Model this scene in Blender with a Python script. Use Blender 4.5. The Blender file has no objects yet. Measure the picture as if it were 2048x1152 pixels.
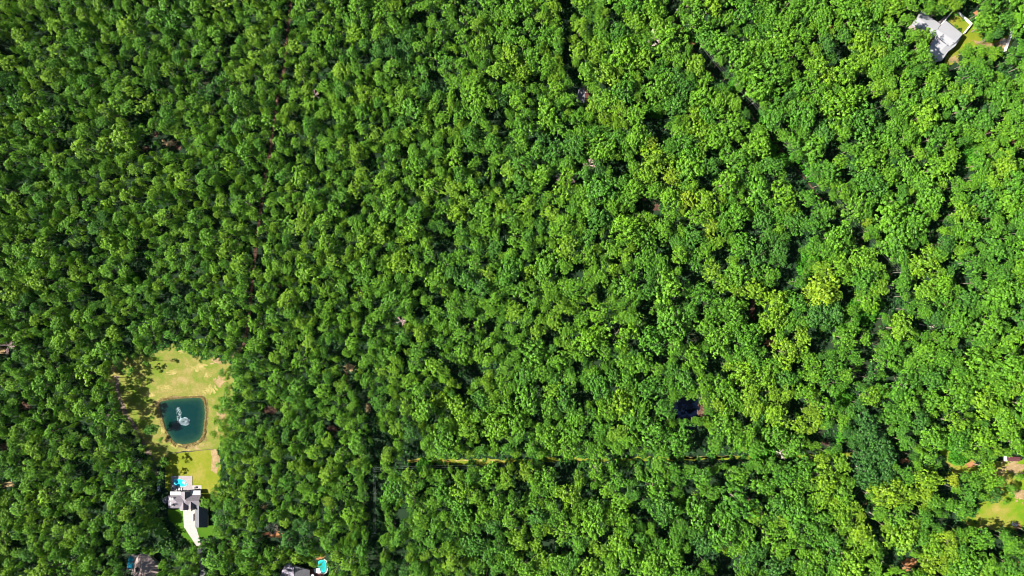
import bpy, bmesh, math, random
import numpy as np
from mathutils import Vector

# ------------------------------------------------------------------ camera, sky, sun, exposure
S = bpy.context.scene
H = 455.0                       # drone height over the ground, metres
PXM = 3.0                       # photo pixels per metre on the ground
cam_d = bpy.data.cameras.new('camera')
cam_d.sensor_width = 36.0
cam_d.lens = 36.0 * (H * PXM) / 2048.0
cam_d.clip_start = 1.0
cam_d.clip_end = 8000.0
cam = bpy.data.objects.new('camera', cam_d)
cam.location = (0, 0, H)
cam.rotation_euler = (0, 0, 0)
S.collection.objects.link(cam)
S.camera = cam

SUN_EL = 42.0
world = bpy.data.worlds.new('World')
S.world = world
world.use_nodes = True
wn = world.node_tree
bg = wn.nodes['Background']
sky = wn.nodes.new('ShaderNodeTexSky')
sky.sky_type = 'NISHITA'
sky.sun_disc = False
sky.sun_elevation = math.radians(SUN_EL)
sky.sun_rotation = math.radians(268)
wn.links.new(sky.outputs[0], bg.inputs[0])
bg.inputs[1].default_value = 0.05
sun_d = bpy.data.lights.new('sun', 'SUN')
sun_d.energy = 5.0
sun_d.angle = math.radians(0.5)
sun_d.color = (1.0, 0.95, 0.86)
sun = bpy.data.objects.new('sun', sun_d)
el, az = math.radians(SUN_EL), math.radians(182.0)      # the sun stands left of the picture, a touch below
sdir = Vector((math.cos(el) * math.cos(az), math.cos(el) * math.sin(az), math.sin(el)))
sun.rotation_euler = sdir.to_track_quat('Z', 'Y').to_euler()
sun.location = (-200, 0, 300)
S.collection.objects.link(sun)
S.view_settings.view_transform = 'Standard'
S.view_settings.look = 'None'
S.view_settings.exposure = 1.8
S.view_settings.gamma = 1.0
S.view_settings.use_curve_mapping = False
S.cycles.pixel_filter_type = 'BLACKMAN_HARRIS'
S.cycles.filter_width = 0.9
S.cycles.max_bounces = 5
S.cycles.diffuse_bounces = 2
S.cycles.transmission_bounces = 3

rnd = random.Random(11)
nr = np.random.default_rng(7)
C = S.collection


def W(u, v, z=0.0):
    """photo pixel and height -> the place in metres that is seen there"""
    k = (H - z) / H / PXM
    return Vector(((u - 1024.0) * k, (576.0 - v) * k, z))


# ------------------------------------------------------------------ materials
def mat(name):
    m = bpy.data.materials.new(name)
    m.use_nodes = True
    return m, m.node_tree, m.node_tree.nodes['Principled BSDF']


def plain(name, col, rough=0.7, noise=0.15, scale=0.5, metal=0.0, spec=0.3):
    m, t, b = mat(name)
    tc = t.nodes.new('ShaderNodeTexCoord')
    n = t.nodes.new('ShaderNodeTexNoise')
    n.inputs['Scale'].default_value = scale
    n.inputs['Detail'].default_value = 6
    t.links.new(tc.outputs['Object'], n.inputs['Vector'])
    r = t.nodes.new('ShaderNodeValToRGB')
    r.color_ramp.elements[0].position = 0.3
    r.color_ramp.elements[1].position = 0.7
    r.color_ramp.elements[0].color = (*[c * (1 - noise) for c in col], 1)
    r.color_ramp.elements[1].color = (*[min(1, c * (1 + noise)) for c in col], 1)
    t.links.new(n.outputs[0], r.inputs[0])
    t.links.new(r.outputs[0], b.inputs['Base Color'])
    b.inputs['Roughness'].default_value = rough
    b.inputs['Metallic'].default_value = metal
    b.inputs['Specular IOR Level'].default_value = spec
    return m


def ramp_mat(name, stops, scales, rough=0.95, bump=0.0):
    """ground material: layered noises over a colour ramp"""
    m, t, b = mat(name)
    tc = t.nodes.new('ShaderNodeTexCoord')
    acc = None
    for sc, w in scales:
        n = t.nodes.new('ShaderNodeTexNoise')
        n.inputs['Scale'].default_value = sc
        n.inputs['Detail'].default_value = 5
        n.inputs['Roughness'].default_value = 0.6
        t.links.new(tc.outputs['Object'], n.inputs['Vector'])
        mu = t.nodes.new('ShaderNodeMath'); mu.operation = 'MULTIPLY'
        mu.inputs[1].default_value = w
        t.links.new(n.outputs[0], mu.inputs[0])
        if acc is None:
            acc = mu
        else:
            a = t.nodes.new('ShaderNodeMath'); a.operation = 'ADD'
            t.links.new(acc.outputs[0], a.inputs[0]); t.links.new(mu.outputs[0], a.inputs[1])
            acc = a
    r = t.nodes.new('ShaderNodeValToRGB')
    cr = r.color_ramp
    cr.elements[0].position, cr.elements[0].color = stops[0][0], (*stops[0][1], 1)
    cr.elements[1].position, cr.elements[1].color = stops[-1][0], (*stops[-1][1], 1)
    for p, c in stops[1:-1]:
        e = cr.elements.new(p); e.color = (*c, 1)
    t.links.new(acc.outputs[0], r.inputs[0])
    t.links.new(r.outputs[0], b.inputs['Base Color'])
    b.inputs['Roughness'].default_value = rough
    b.inputs['Specular IOR Level'].default_value = 0.1
    if bump:
        bm_ = t.nodes.new('ShaderNodeBump')
        bm_.inputs['Strength'].default_value = bump
        bm_.inputs['Distance'].default_value = 0.3
        t.links.new(acc.outputs[0], bm_.inputs['Height'])
        t.links.new(bm_.outputs[0], b.inputs['Normal'])
    return m


def leaf_material(name, ramp, trans=0.28, rough=0.5):
    """foliage: the tree's own 'tint' picks its kind of green, 'tone' varies from tuft to tuft"""
    m, t, b = mat(name)
    at = t.nodes.new('ShaderNodeAttribute'); at.attribute_type = 'INSTANCER'; at.attribute_name = 'tint'
    tn = t.nodes.new('ShaderNodeAttribute'); tn.attribute_name = 'tone'
    r = t.nodes.new('ShaderNodeValToRGB')
    cr = r.color_ramp
    cr.elements[0].position, cr.elements[0].color = ramp[0][0], (*ramp[0][1], 1)
    cr.elements[1].position, cr.elements[1].color = ramp[-1][0], (*ramp[-1][1], 1)
    for p, c in ramp[1:-1]:
        e = cr.elements.new(p); e.color = (*c, 1)
    t.links.new(at.outputs['Fac'], r.inputs[0])
    mx = t.nodes.new('ShaderNodeMix'); mx.data_type = 'RGBA'; mx.blend_type = 'MULTIPLY'
    mx.inputs['Factor'].default_value = 1.0
    t.links.new(r.outputs[0], mx.inputs['A'])
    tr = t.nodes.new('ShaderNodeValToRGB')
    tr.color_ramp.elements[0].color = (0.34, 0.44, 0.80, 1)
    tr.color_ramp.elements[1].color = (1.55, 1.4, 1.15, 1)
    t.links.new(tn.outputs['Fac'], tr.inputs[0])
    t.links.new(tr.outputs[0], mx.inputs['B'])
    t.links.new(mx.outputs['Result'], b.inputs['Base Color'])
    b.inputs['Roughness'].default_value = rough
    b.inputs['Specular IOR Level'].default_value = 0.22
    tl = t.nodes.new('ShaderNodeBsdfTranslucent')
    t.links.new(mx.outputs['Result'], tl.inputs[0])
    ms = t.nodes.new('ShaderNodeMixShader'); ms.inputs[0].default_value = trans
    t.links.new(b.outputs[0], ms.inputs[1]); t.links.new(tl.outputs[0], ms.inputs[2])
    t.links.new(ms.outputs[0], t.nodes['Material Output'].inputs[0])
    return m


M = {}
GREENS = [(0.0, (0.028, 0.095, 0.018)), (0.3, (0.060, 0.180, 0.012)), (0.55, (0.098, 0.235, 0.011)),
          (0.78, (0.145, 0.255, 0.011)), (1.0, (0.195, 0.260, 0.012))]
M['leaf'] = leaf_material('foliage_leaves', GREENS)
M['brush'] = leaf_material('undergrowth_leaves', [(0.0, (0.016, 0.058, 0.016)), (0.6, (0.035, 0.13, 0.016)), (1.0, (0.055, 0.21, 0.010))])
M['bark'] = plain('bark', (0.16, 0.13, 0.10), 0.9, 0.3, 2.0)
M['dead'] = plain('bleached_dead_wood', (0.42, 0.34, 0.32), 0.9, 0.2, 2.0)
M['pinkdead'] = plain('dry_pinkish_twigs', (0.40, 0.27, 0.27), 0.9, 0.25, 2.0)
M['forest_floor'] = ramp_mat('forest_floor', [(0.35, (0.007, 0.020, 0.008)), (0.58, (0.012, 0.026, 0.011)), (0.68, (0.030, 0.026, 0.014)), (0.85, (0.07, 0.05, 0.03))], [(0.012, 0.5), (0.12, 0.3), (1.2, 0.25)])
M['meadow'] = ramp_mat('dry_meadow_grass', [(0.44, (0.070, 0.120, 0.008)), (0.50, (0.104, 0.124, 0.020)), (0.56, (0.155, 0.134, 0.038)), (0.64, (0.24, 0.18, 0.085))], [(0.035, 0.42), (0.22, 0.28), (1.2, 0.20), (3.2, 0.13)])
M['lawn'] = ramp_mat('mown_lawn_grass', [(0.42, (0.0888, 0.1221, 0.0074)), (0.52, (0.1221, 0.1369, 0.0104)), (0.60, (0.1702, 0.1480, 0.0296))], [(0.05, 0.5), (0.5, 0.25), (2.4, 0.25)])
M['lawn_green'] = ramp_mat('green_lawn_grass', [(0.38, (0.0259, 0.0777, 0.0037)), (0.6, (0.0444, 0.0999, 0.0059)), (0.7, (0.1110, 0.1036, 0.0259))], [(0.05, 0.6), (0.9, 0.4)])
M['field'] = ramp_mat('patchy_field_grass', [(0.44, (0.066, 0.140, 0.005)), (0.51, (0.105, 0.150, 0.009)), (0.58, (0.165, 0.150, 0.028)), (0.66, (0.26, 0.19, 0.07))], [(0.03, 0.45), (0.2, 0.28), (1.2, 0.18), (3.2, 0.12)])
M['soil'] = ramp_mat('bare_tan_soil', [(0.35, (0.115, 0.078, 0.035)), (0.52, (0.20, 0.142, 0.070)), (0.66, (0.30, 0.215, 0.125))], [(0.15, 0.5), (1.4, 0.5)])
M['clay'] = ramp_mat('orange_clay_soil', [(0.35, (0.1554, 0.0666, 0.0259)), (0.55, (0.2368, 0.1110, 0.0481)), (0.7, (0.2812, 0.1480, 0.0814))], [(0.15, 0.5), (1.4, 0.5)])
M['mulch'] = ramp_mat('red_brown_leaf_litter', [(0.35, (0.0259, 0.0148, 0.0104)), (0.52, (0.0629, 0.0333, 0.0237)), (0.66, (0.1776, 0.1110, 0.0740))], [(0.2, 0.5), (1.6, 0.5)])
M['dry'] = ramp_mat('thin_dry_grass', [(0.40, (0.115, 0.125, 0.022)), (0.5, (0.19, 0.165, 0.050)), (0.6, (0.29, 0.225, 0.10))], [(0.3, 0.4), (1.5, 0.35), (3.5, 0.25)])
M['path'] = ramp_mat('worn_dirt_track', [(0.35, (0.0592, 0.0444, 0.0333)), (0.52, (0.1184, 0.0888, 0.0703)), (0.7, (0.1924, 0.1554, 0.1332))], [(0.2, 0.5), (1.6, 0.5)])
M['reed'] = ramp_mat('bank_reeds_and_stones', [(0.35, (0.0370, 0.0333, 0.0111)), (0.5, (0.1184, 0.0888, 0.0296)), (0.66, (0.2220, 0.1628, 0.0888))], [(0.5, 0.5), (2.0, 0.5)])
M['concrete'] = plain('pale_concrete', (0.27, 0.238, 0.225), 0.85, 0.08, 0.6)
M['patio'] = plain('pinkish_patio_paving', (0.20, 0.175, 0.178), 0.85, 0.10, 0.8)
M['asphalt'] = plain('grey_asphalt', (0.0962, 0.0962, 0.1036), 0.9, 0.2, 0.6)
M['shingle'] = plain('grey_roof_shingles', (0.1258, 0.1110, 0.1258), 0.85, 0.18, 1.4)
M['shingle_dark'] = plain('charcoal_and_shaded_roof_shingles', (0.0740, 0.0740, 0.0851), 0.85, 0.2, 1.4)
M['shingle_taupe'] = plain('taupe_roof_shingles', (0.1924, 0.1480, 0.1369), 0.85, 0.15, 1.4)
M['shingle_lav'] = plain('lavender_grey_roof_shingles', (0.1480, 0.1369, 0.1702), 0.85, 0.15, 1.4)
M['metal_roof'] = plain('white_metal_roof', (0.22, 0.22, 0.232), 0.5, 0.04, 0.4, 0.0, 0.4)
M['white'] = plain('white_paint', (0.5328, 0.5254, 0.5180), 0.5, 0.04, 0.5)
M['brickwall'] = plain('beige_house_wall', (0.3108, 0.2590, 0.2220), 0.85, 0.12, 1.0)
M['glass'] = plain('dark_window_glass', (0.0222, 0.0296, 0.0370), 0.1, 0.1, 1.0, 0.0, 0.6)
M['dark'] = plain('dark_metal', (0.0222, 0.0259, 0.0370), 0.5, 0.1, 1.0)
M['maroon'] = plain('maroon_painted_metal', (0.075, 0.026, 0.03), 0.6, 0.15, 0.8)
M['wood'] = plain('weathered_wood', (0.1480, 0.1258, 0.1110), 0.85, 0.25, 1.0)
M['wire'] = plain('aluminium_wire', (0.3330, 0.3404, 0.3478), 0.4, 0.05, 1.0, 0.6)
M['rubber'] = plain('black_rubber', (0.0148, 0.0148, 0.0148), 0.8, 0.1, 1.0)
M['redbrown'] = plain('red_brown_deck_boards', (0.1480, 0.0518, 0.0444), 0.8, 0.2, 0.8)
M['foam_glint'] = plain('white_spray_and_glints', (0.2516, 0.3256, 0.3478), 0.6, 0.15, 1.2)


def water_material(name, deep, edge, rough=0.06):
    m, t, b = mat(name)
    at = t.nodes.new('ShaderNodeAttribute'); at.attribute_name = 'shore'
    tc = t.nodes.new('ShaderNodeTexCoord')
    n = t.nodes.new('ShaderNodeTexNoise'); n.inputs['Scale'].default_value = 0.25; n.inputs['Detail'].default_value = 5
    t.links.new(tc.outputs['Object'], n.inputs['Vector'])
    ad = t.nodes.new('ShaderNodeMath'); ad.operation = 'MULTIPLY_ADD'
    ad.inputs[1].default_value = 0.5; t.links.new(n.outputs[0], ad.inputs[0]); t.links.new(at.outputs['Fac'], ad.inputs[2])
    r = t.nodes.new('ShaderNodeValToRGB')
    r.color_ramp.elements[0].position = 0.30; r.color_ramp.elements[0].color = (*deep, 1)
    r.color_ramp.elements[1].position = 1.25 / 1.3; r.color_ramp.elements[1].color = (*edge, 1)
    t.links.new(ad.outputs[0], r.inputs[0])
    t.links.new(r.outputs[0], b.inputs['Base Color'])
    b.inputs['Roughness'].default_value = rough
    b.inputs['IOR'].default_value = 1.33
    n2 = t.nodes.new('ShaderNodeTexNoise'); n2.inputs['Scale'].default_value = 1.5; n2.inputs['Detail'].default_value = 3
    t.links.new(tc.outputs['Object'], n2.inputs['Vector'])
    bp = t.nodes.new('ShaderNodeBump'); bp.inputs['Strength'].default_value = 0.08; bp.inputs['Distance'].default_value = 0.1
    t.links.new(n2.outputs[0], bp.inputs['Height']); t.links.new(bp.outputs[0], b.inputs['Normal'])
    return m


M['pond'] = water_material('teal_pond_water', (0.0008, 0.016, 0.015), (0.012, 0.037, 0.017))
M['darkpond'] = water_material('dark_pond_water', (0.002, 0.004, 0.012), (0.003, 0.006, 0.006))
M['pool'] = water_material('turquoise_pool_water', (0.010, 0.300, 0.420), (0.10, 0.50, 0.55))
M['pool2'] = water_material('blue_pool_water', (0.006, 0.110, 0.180), (0.02, 0.16, 0.22))
M['pool3'] = water_material('green_turquoise_pool_water', (0.010, 0.22, 0.22), (0.04, 0.32, 0.30))


# ------------------------------------------------------------------ object helpers
def link(name, me, m, parent=None):
    o = bpy.data.objects.new(name, me)
    if m is not None:
        for k in (m if isinstance(m, (list, tuple)) else [m]):
            me.materials.append(k)
    C.objects.link(o)
    if parent is not None:
        o.parent = parent
    return o


def raw(name, verts, faces, m, parent=None):
    me = bpy.data.meshes.new(name)
    me.from_pydata([tuple(v) for v in verts], [], faces)
    me.update()
    return link(name, me, m, parent)


def thing(name, loc, label, cat, group=None, rz=0.0):
    o = bpy.data.objects.new(name, None)
    o.empty_display_size = 0.5
    C.objects.link(o)
    o.location = loc
    o.rotation_euler = (0, 0, rz)
    o['label'] = label
    o['category'] = cat
    if group:
        o['group'] = group
    return o


def tag(o, label, cat, group=None):
    o['label'] = label; o['category'] = cat
    if group:
        o['group'] = group
    return o


def jag(poly, step=5.0, amp=1.6, seed=0):
    """roughen a pixel polygon's outline"""
    r = random.Random(seed)
    out = []
    n = len(poly)
    for i in range(n):
        a, b = poly[i], poly[(i + 1) % n]
        L = math.hypot(b[0] - a[0], b[1] - a[1])
        k = max(1, int(L / step))
        for j in range(k):
            f = j / k
            out.append((a[0] + (b[0] - a[0]) * f + r.uniform(-amp, amp), a[1] + (b[1] - a[1]) * f + r.uniform(-amp, amp)))
    return out


def flat(name, poly, z, m, kind='structure', rough=None, parent=None, thick=0.0):
    """a ground sheet from a pixel polygon"""
    if rough:
        poly = jag(poly, rough[0], rough[1], len(bpy.data.objects))
    bm = bmesh.new()
    vs = [bm.verts.new(W(u, v, 0) + Vector((0, 0, z))) for u, v in poly]
    f = bm.faces.new(vs)
    if f.normal.z < 0 or f.calc_area() and False:
        pass
    bm.normal_update()
    if f.normal.z < 0:
        f.normal_flip()
    if thick:
        r = bmesh.ops.extrude_face_region(bm, geom=[f])
        for e in r['geom']:
            if isinstance(e, bmesh.types.BMVert):
                e.co.z += thick
    bmesh.ops.triangulate(bm, faces=[x for x in bm.faces if len(x.verts) > 4])
    bmesh.ops.recalc_face_normals(bm, faces=bm.faces) if thick else None
    me = bpy.data.meshes.new(name)
    bm.to_mesh(me); bm.free()
    o = link(name, me, m, parent)
    if kind:
        o['kind'] = kind
    return o


def blob(u, v, ru, rv, n=14, seed=0, amp=0.3):
    r = random.Random(seed)
    ph = r.uniform(0, 6.28)
    out = []
    for i in range(n):
        a = 2 * math.pi * i / n + ph
        k = 1 + r.uniform(-amp, amp)
        out.append((u + ru * k * math.cos(a), v + rv * k * math.sin(a)))
    return out


def strip(pts, hw, jit=0.0, seed=0):
    """polygon round a pixel polyline"""
    r = random.Random(seed)
    dense = []
    for (a, b) in zip(pts[:-1], pts[1:]):
        k = max(1, int(math.hypot(b[0] - a[0], b[1] - a[1]) / 8))
        for j in range(k):
            dense.append((a[0] + (b[0] - a[0]) * j / k, a[1] + (b[1] - a[1]) * j / k))
    dense.append(pts[-1])
    L, R = [], []
    for i, p in enumerate(dense):
        a = dense[max(0, i - 1)]; b = dense[min(len(dense) - 1, i + 1)]
        dx, dy = b[0] - a[0], b[1] - a[1]
        d = math.hypot(dx, dy) or 1
        nx, ny = -dy / d, dx / d
        w1 = hw * (1 + r.uniform(-jit, jit)); w2 = hw * (1 + r.uniform(-jit, jit))
        L.append((p[0] + nx * w1, p[1] + ny * w1)); R.append((p[0] - nx * w2, p[1] - ny * w2))
    return L, R


def road(name, pts, hw, z, m, jit=0.2, seed=0):
    L, R = strip(pts, hw, jit, seed)
    n = len(L)
    vs = [W(*p) + Vector((0, 0, z)) for p in L] + [W(*p) + Vector((0, 0, z)) for p in R]
    fs = [(i, i + 1, n + i + 1, n + i) for i in range(n - 1)]
    o = raw(name, vs, fs, m)
    o['kind'] = 'structure'
    return o


def box_bm(bm, cx, cy, cz, sx, sy, sz, rz=0.0):
    r = bmesh.ops.create_cube(bm, size=1.0)
    c, s = math.cos(rz), math.sin(rz)
    for v in r['verts']:
        x, y, z = v.co.x * sx, v.co.y * sy, v.co.z * sz
        v.co = Vector((cx + x * c - y * s, cy + x * s + y * c, cz + z))


def boxes(name, lst, m, parent=None):
    bm = bmesh.new()
    for b in lst:
        box_bm(bm, *b)
    me = bpy.data.meshes.new(name); bm.to_mesh(me); bm.free()
    return link(name, me, m, parent)


def tube_bm(bm, p, q, r0, r1, n=6):
    p, q = Vector(p), Vector(q)
    d = (q - p)
    if d.length < 1e-5:
        return
    qt = d.to_track_quat('Z', 'Y')
    rings = []
    for c, r in ((p, r0), (q, r1)):
        rings.append([bm.verts.new(c + qt @ Vector((r * math.cos(2 * math.pi * i / n), r * math.sin(2 * math.pi * i / n), 0))) for i in range(n)])
    for i in range(n):
        bm.faces.new((rings[0][i], rings[0][(i + 1) % n], rings[1][(i + 1) % n], rings[1][i]))
    bm.faces.new(rings[0][::-1]); bm.faces.new(rings[1])


def tubes(name, segs, m, parent=None, n=6):
    bm = bmesh.new()
    for s in segs:
        tube_bm(bm, *s, n=n)
    me = bpy.data.meshes.new(name); bm.to_mesh(me); bm.free()
    return link(name, me, m, parent)


def slab3(name, pts, m, parent, base, faces=None, t=0.22):
    """roof piece: (u, v, z) corners as seen in the photo -> a sheet with real thickness, in the thing's local frame"""
    top = [W(*p) - base for p in pts]
    faces = faces or [tuple(range(len(pts)))]
    n = len(top)
    bm = bmesh.new()
    vt = [bm.verts.new(p) for p in top]
    vb = [bm.verts.new(p - Vector((0, 0, t))) for p in top]
    edges = {}
    for f in faces:
        bm.faces.new([vt[i] for i in f])
        bm.faces.new([vb[i] for i in reversed(f)])
        for a, b in zip(f, f[1:] + f[:1]):
            edges[(a, b)] = 1
    for (a, b) in edges:
        if (b, a) not in edges:
            bm.faces.new((vt[b], vt[a], vb[a], vb[b]))
    bmesh.ops.recalc_face_normals(bm, faces=bm.faces)
    me = bpy.data.meshes.new(name); bm.to_mesh(me); bm.free()
    return link(name, me, m, parent)


def prism_px(name, poly, z, h, m, parent, base, inset=0.0):
    """walls: ground footprint seen at height h in the photo, standing from z to h"""
    cx = sum(p[0] for p in poly) / len(poly); cy = sum(p[1] for p in poly) / len(poly)
    pp = [(cx + (u - cx) * (1 - inset), cy + (v - cy) * (1 - inset)) for u, v in poly]
    top = [W(u, v, h) - base for u, v in pp]
    bot = [Vector((p.x, p.y, z - base.z)) for p in top]
    n = len(pp)
    fs = [tuple(range(n)), tuple(range(2 * n - 1, n - 1, -1))] + [(i, n + i, n + (i + 1) % n, (i + 1) % n) for i in range(n)]
    o = raw(name, top + bot, fs, m, parent)
    bm = bmesh.new(); bm.from_mesh(o.data); bmesh.ops.recalc_face_normals(bm, faces=bm.faces); bm.to_mesh(o.data); bm.free()
    return o


# ------------------------------------------------------------------ the plan, in photo pixels
MEADOW = [(205, 735), (228, 716), (262, 708), (300, 706), (322, 694), (345, 688), (366, 694), (385, 708), (410, 714), (452, 716), (470, 735),
          (474, 760), (468, 800), (462, 850), (460, 900), (432, 899), (345, 906), (330, 925), (312, 935), (296, 915), (270, 870), (240, 820), (215, 775)]
LAWN = [(338, 908), (434, 898), (442, 930), (440, 975), (432, 1000), (402, 1000), (384, 990), (345, 990), (330, 975), (330, 940)]
POND = [(319.6, 806), (326, 802), (340, 799), (355, 797.5), (371.5, 796.5), (396, 795.5), (404, 797), (408, 803), (410, 813.5), (410.5, 827), (409.5, 840.6), (408, 853),
        (406.5, 863), (404, 871), (399, 879), (385, 886), (367, 888.5), (351, 886), (344, 879), (338, 870), (331, 856), (327, 843), (323.5, 829), (320, 816)]
WEST_LAWN = [(336, 1018), (368, 1018), (370, 1056), (392, 1085), (380, 1095), (352, 1054), (338, 1040)]
EAST_LAWN = [(389, 1056), (432, 1050), (432, 1070), (424, 1076), (400, 1078)]
DRIVE = [(366, 1016), (392, 1016), (392, 1054), (398, 1073), (402, 1090), (394, 1094), (384, 1078), (368, 1054)]
FIELD1 = [(1876, 898), (1905, 897), (1950, 922), (1960, 944), (1940, 950), (1905, 945)]
FIELD2 = [(1965, 930), (1990, 922), (2120, 915), (2120, 1062), (2040, 1058), (1985, 1062), (1945, 1056), (1922, 1052), (1925, 1036), (1950, 1030), (1960, 1000), (1970, 965)]
YARD = [(1886, 34), (1917, 22), (1948, 46), (1962, 66), (1972, 80), (2000, 80), (2018, 60), (2032, 66), (2012, 108), (1996, 98), (1958, 92), (1925, 104), (1905, 130), (1884, 132), (1900, 100), (1920, 62)]

ROAD_L = [(585, -30), (580, 20), (575, 70), (570, 130), (556, 190), (548, 250), (541, 300), (531, 350), (524, 400), (516, 460), (508, 530), (502, 590), (498, 640), (488, 690), (464, 716)]
LINE_R = [(1343, -30), (1347, 30), (1378, 80), (1420, 135), (1462, 180), (1500, 218), (1545, 268), (1588, 322), (1640, 385), (1690, 440), (1740, 500), (1790, 548)]
LINE_H = [(748, 936), (793, 930), (850, 924), (1010, 923), (1100, 920), (1250, 919), (1380, 916), (1500, 913), (1620, 912)]
LINE_V = [(751, 940), (751, 985), (750, 1040), (750, 1100), (750, 1190)]
TRACK = [(233, 752), (238, 795), (252, 828), (268, 852), (284, 885), (298, 908), (306, 930), (314, 950)]
DRIVE2 = [(396, 1090), (402, 1115), (405, 1140), (407, 1190)]
CREEKS = [([(1906, 330), (1893, 390), (1884, 430), (1868, 472), (1850, 500)], 4), ([(1790, 548), (1775, 590), (1752, 640), (1744, 690), (1738, 730), (1702, 775), (1690, 805)], 6),
          ([(1668, 860), (1695, 905), (1708, 945), (1722, 985), (1738, 1025), (1768, 1075), (1805, 1125)], 4),
          ([(1130, -10), (1130, 60), (1134, 110), (1140, 150), (1160, 175)], 4),
          ([(690, 735), (715, 775), (735, 815), (752, 860), (757, 900), (748, 936)], 5),
          ([(0, 90), (20, 98)], 4)]
LANES = [(LINE_R, 2.2), (LINE_H[1:4], 7.5), (LINE_V, 8.5), (ROAD_L, -3), ([(1330, 917), (1500, 914)], 6.0)] + CREEKS
SOFT_LANES = [(LINE_H[3:], 4.5)]

# small gaps in the canopy: u, v, radius
GAPS = [(1347, 12, 6), (1352, 35, 6), (1378, 78, 6), (1400, 105, 5), (1425, 140, 5), (1495, 213, 7), (1510, 232, 8), (1552, 283, 8), (1575, 312, 9), (1640, 393, 5), (1740, 490, 6), (1716, 456, 5), (578, 15, 7), (575, 50, 6), (572, 82, 6), (560, 125, 5), (542, 295, 6), (538, 312, 4), (528, 396, 5), (524, 412, 3), (513, 500, 6), (511, 525, 5), (502, 575, 6), (497, 628, 5), (491, 665, 6), (484, 694, 6), (405, 1119, 2), (409, 1143, 5), (103, 188, 7), (133, 247, 8), (123, 290, 9), (257, 130, 8), (233, 97, 7), (293, 297, 10), (333, 167, 8), (273, 240, 9), (427, 147, 8), (457, 87, 8), (10, 90, 8), (77, 43, 8),
        (310, 270, 8), (340, 287, 12), (358, 296, 7), (832, 43, 7), (845, 35, 7), (872, 160, 9), (888, 172, 10), (729, 117, 8), (992, 233, 12), (1008, 265, 9), (969, 320, 9), (645, 147, 8),
        (592, 233, 8), (745, 330, 9), (1164, 189, 12), (1074, 160, 7), (1224, 37, 9), (1297, 213, 9), (1310, 253, 15), (1325, 265, 9), (1437, 60, 8), (1420, 363, 10), (1237, 333, 10), (1437, 143, 7),
        (1556, 287, 9), (1595, 345, 20), (1603, 360, 18), (1726, 160, 10), (1743, 207, 9), (1766, 223, 8), (1666, 297, 11), (1676, 100, 8), (1629, 80, 8), (1603, 140, 8), (1929, 313, 12),
        (1923, 340, 12), (1973, 213, 7), (1956, 200, 6), (1909, 150, 10), (2016, 140, 9), (2030, 73, 7), (1696, 353, 8), (127, 474, 12), (173, 497, 13), (287, 497, 9), (180, 587, 10), (367, 577, 8),
        (333, 597, 8), (77, 690, 8), (250, 680, 9), (433, 450, 8), (280, 537, 11), (133, 717, 9), (595, 484, 9), (712, 417, 9), (889, 494, 13), (619, 610, 11), (672, 697, 11), (700, 737, 11),
        (842, 630, 10), (879, 597, 9), (799, 644, 5), (865, 704, 8), (955, 740, 13), (930, 750, 12), (908, 738, 9), (979, 650, 8), (850, 570, 6), (1290, 404, 10), (1311, 417, 9), (1087, 500, 9),
        (1157, 540, 11), (1384, 550, 13), (1441, 510, 10), (1497, 460, 12), (1200, 584, 8), (1287, 617, 10), (1300, 640, 8), (1137, 640, 10), (1100, 670, 9), (1377, 674, 10), (1190, 717, 9),
        (1427, 727, 14), (1440, 745, 10), (1504, 617, 9), (1502, 640, 7), (1320, 717, 9), (1157, 740, 9), (1596, 524, 16), (1580, 545, 12), (1613, 427, 7), (1593, 480, 12), (1716, 450, 7),
        (1769, 517, 9), (1788, 546, 9), (1866, 474, 9), (1853, 497, 7), (1886, 417, 5), (1932, 557, 9), (1899, 524, 7), (1696, 597, 12), (1789, 614, 11), (1746, 684, 7), (1639, 684, 13),
        (1926, 690, 8), (1722, 637, 9), (1829, 644, 9), (167, 855, 11), (173, 941, 14), (200, 1015, 11), (133, 1041, 8), (10, 895, 9), (50, 811, 11), (15, 968, 10), (200, 1101, 8), (539, 821, 11),
        (665, 858, 9), (739, 818, 7), (775, 885, 12), (825, 905, 14), (679, 1015, 10), (532, 1015, 8), (545, 1066, 15), (802, 1028, 9), (799, 1105, 9), (1071, 831, 10), (1167, 795, 9),
        (1376, 818, 18), (1355, 812, 8), (1402, 820, 7), (1402, 872, 15), (1392, 893, 9), (1481, 835, 10), (1134, 945, 10), (1171, 981, 9), (1101, 1088, 14), (1047, 975, 9), (1117, 1101, 9),
        (1284, 1028, 13), (1377, 978, 9), (1357, 930, 7), (1441, 955, 9), (1324, 1061, 9), (1384, 1118, 14), (1451, 1128, 18), (1435, 1120, 12), (1517, 1008, 9), (1593, 808, 11), (1640, 870, 9),
        (1669, 865, 10), (1763, 851, 7), (1786, 881, 7), (1883, 841, 11), (1926, 821, 6), (1829, 1025, 8), (1886, 978, 13), (1903, 1045, 14), (1897, 940, 14), (1999, 881, 7), (1995, 1100, 12),
        (1776, 1115, 8), (1819, 1126, 11), (1540, 685, 8), (1657, 52, 6), (1978, 265, 6), (2020, 283, 7), (1808, 921, 7), (1650, 886, 8), (1730, 1005, 6), (5, 700, 8), (1900, 700, 5),
        (1380, 86, 3), (1858, 652, 7), (28, 1090, 7), (1180, 328, 3), (628, 187, 2), (1307, 75, 3), (245, 1112, 10), (1930, 20, 8), (1942, 14, 9), (1220, 470, 6), (1330, 500, 6), (300, 1085, 6)]

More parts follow.
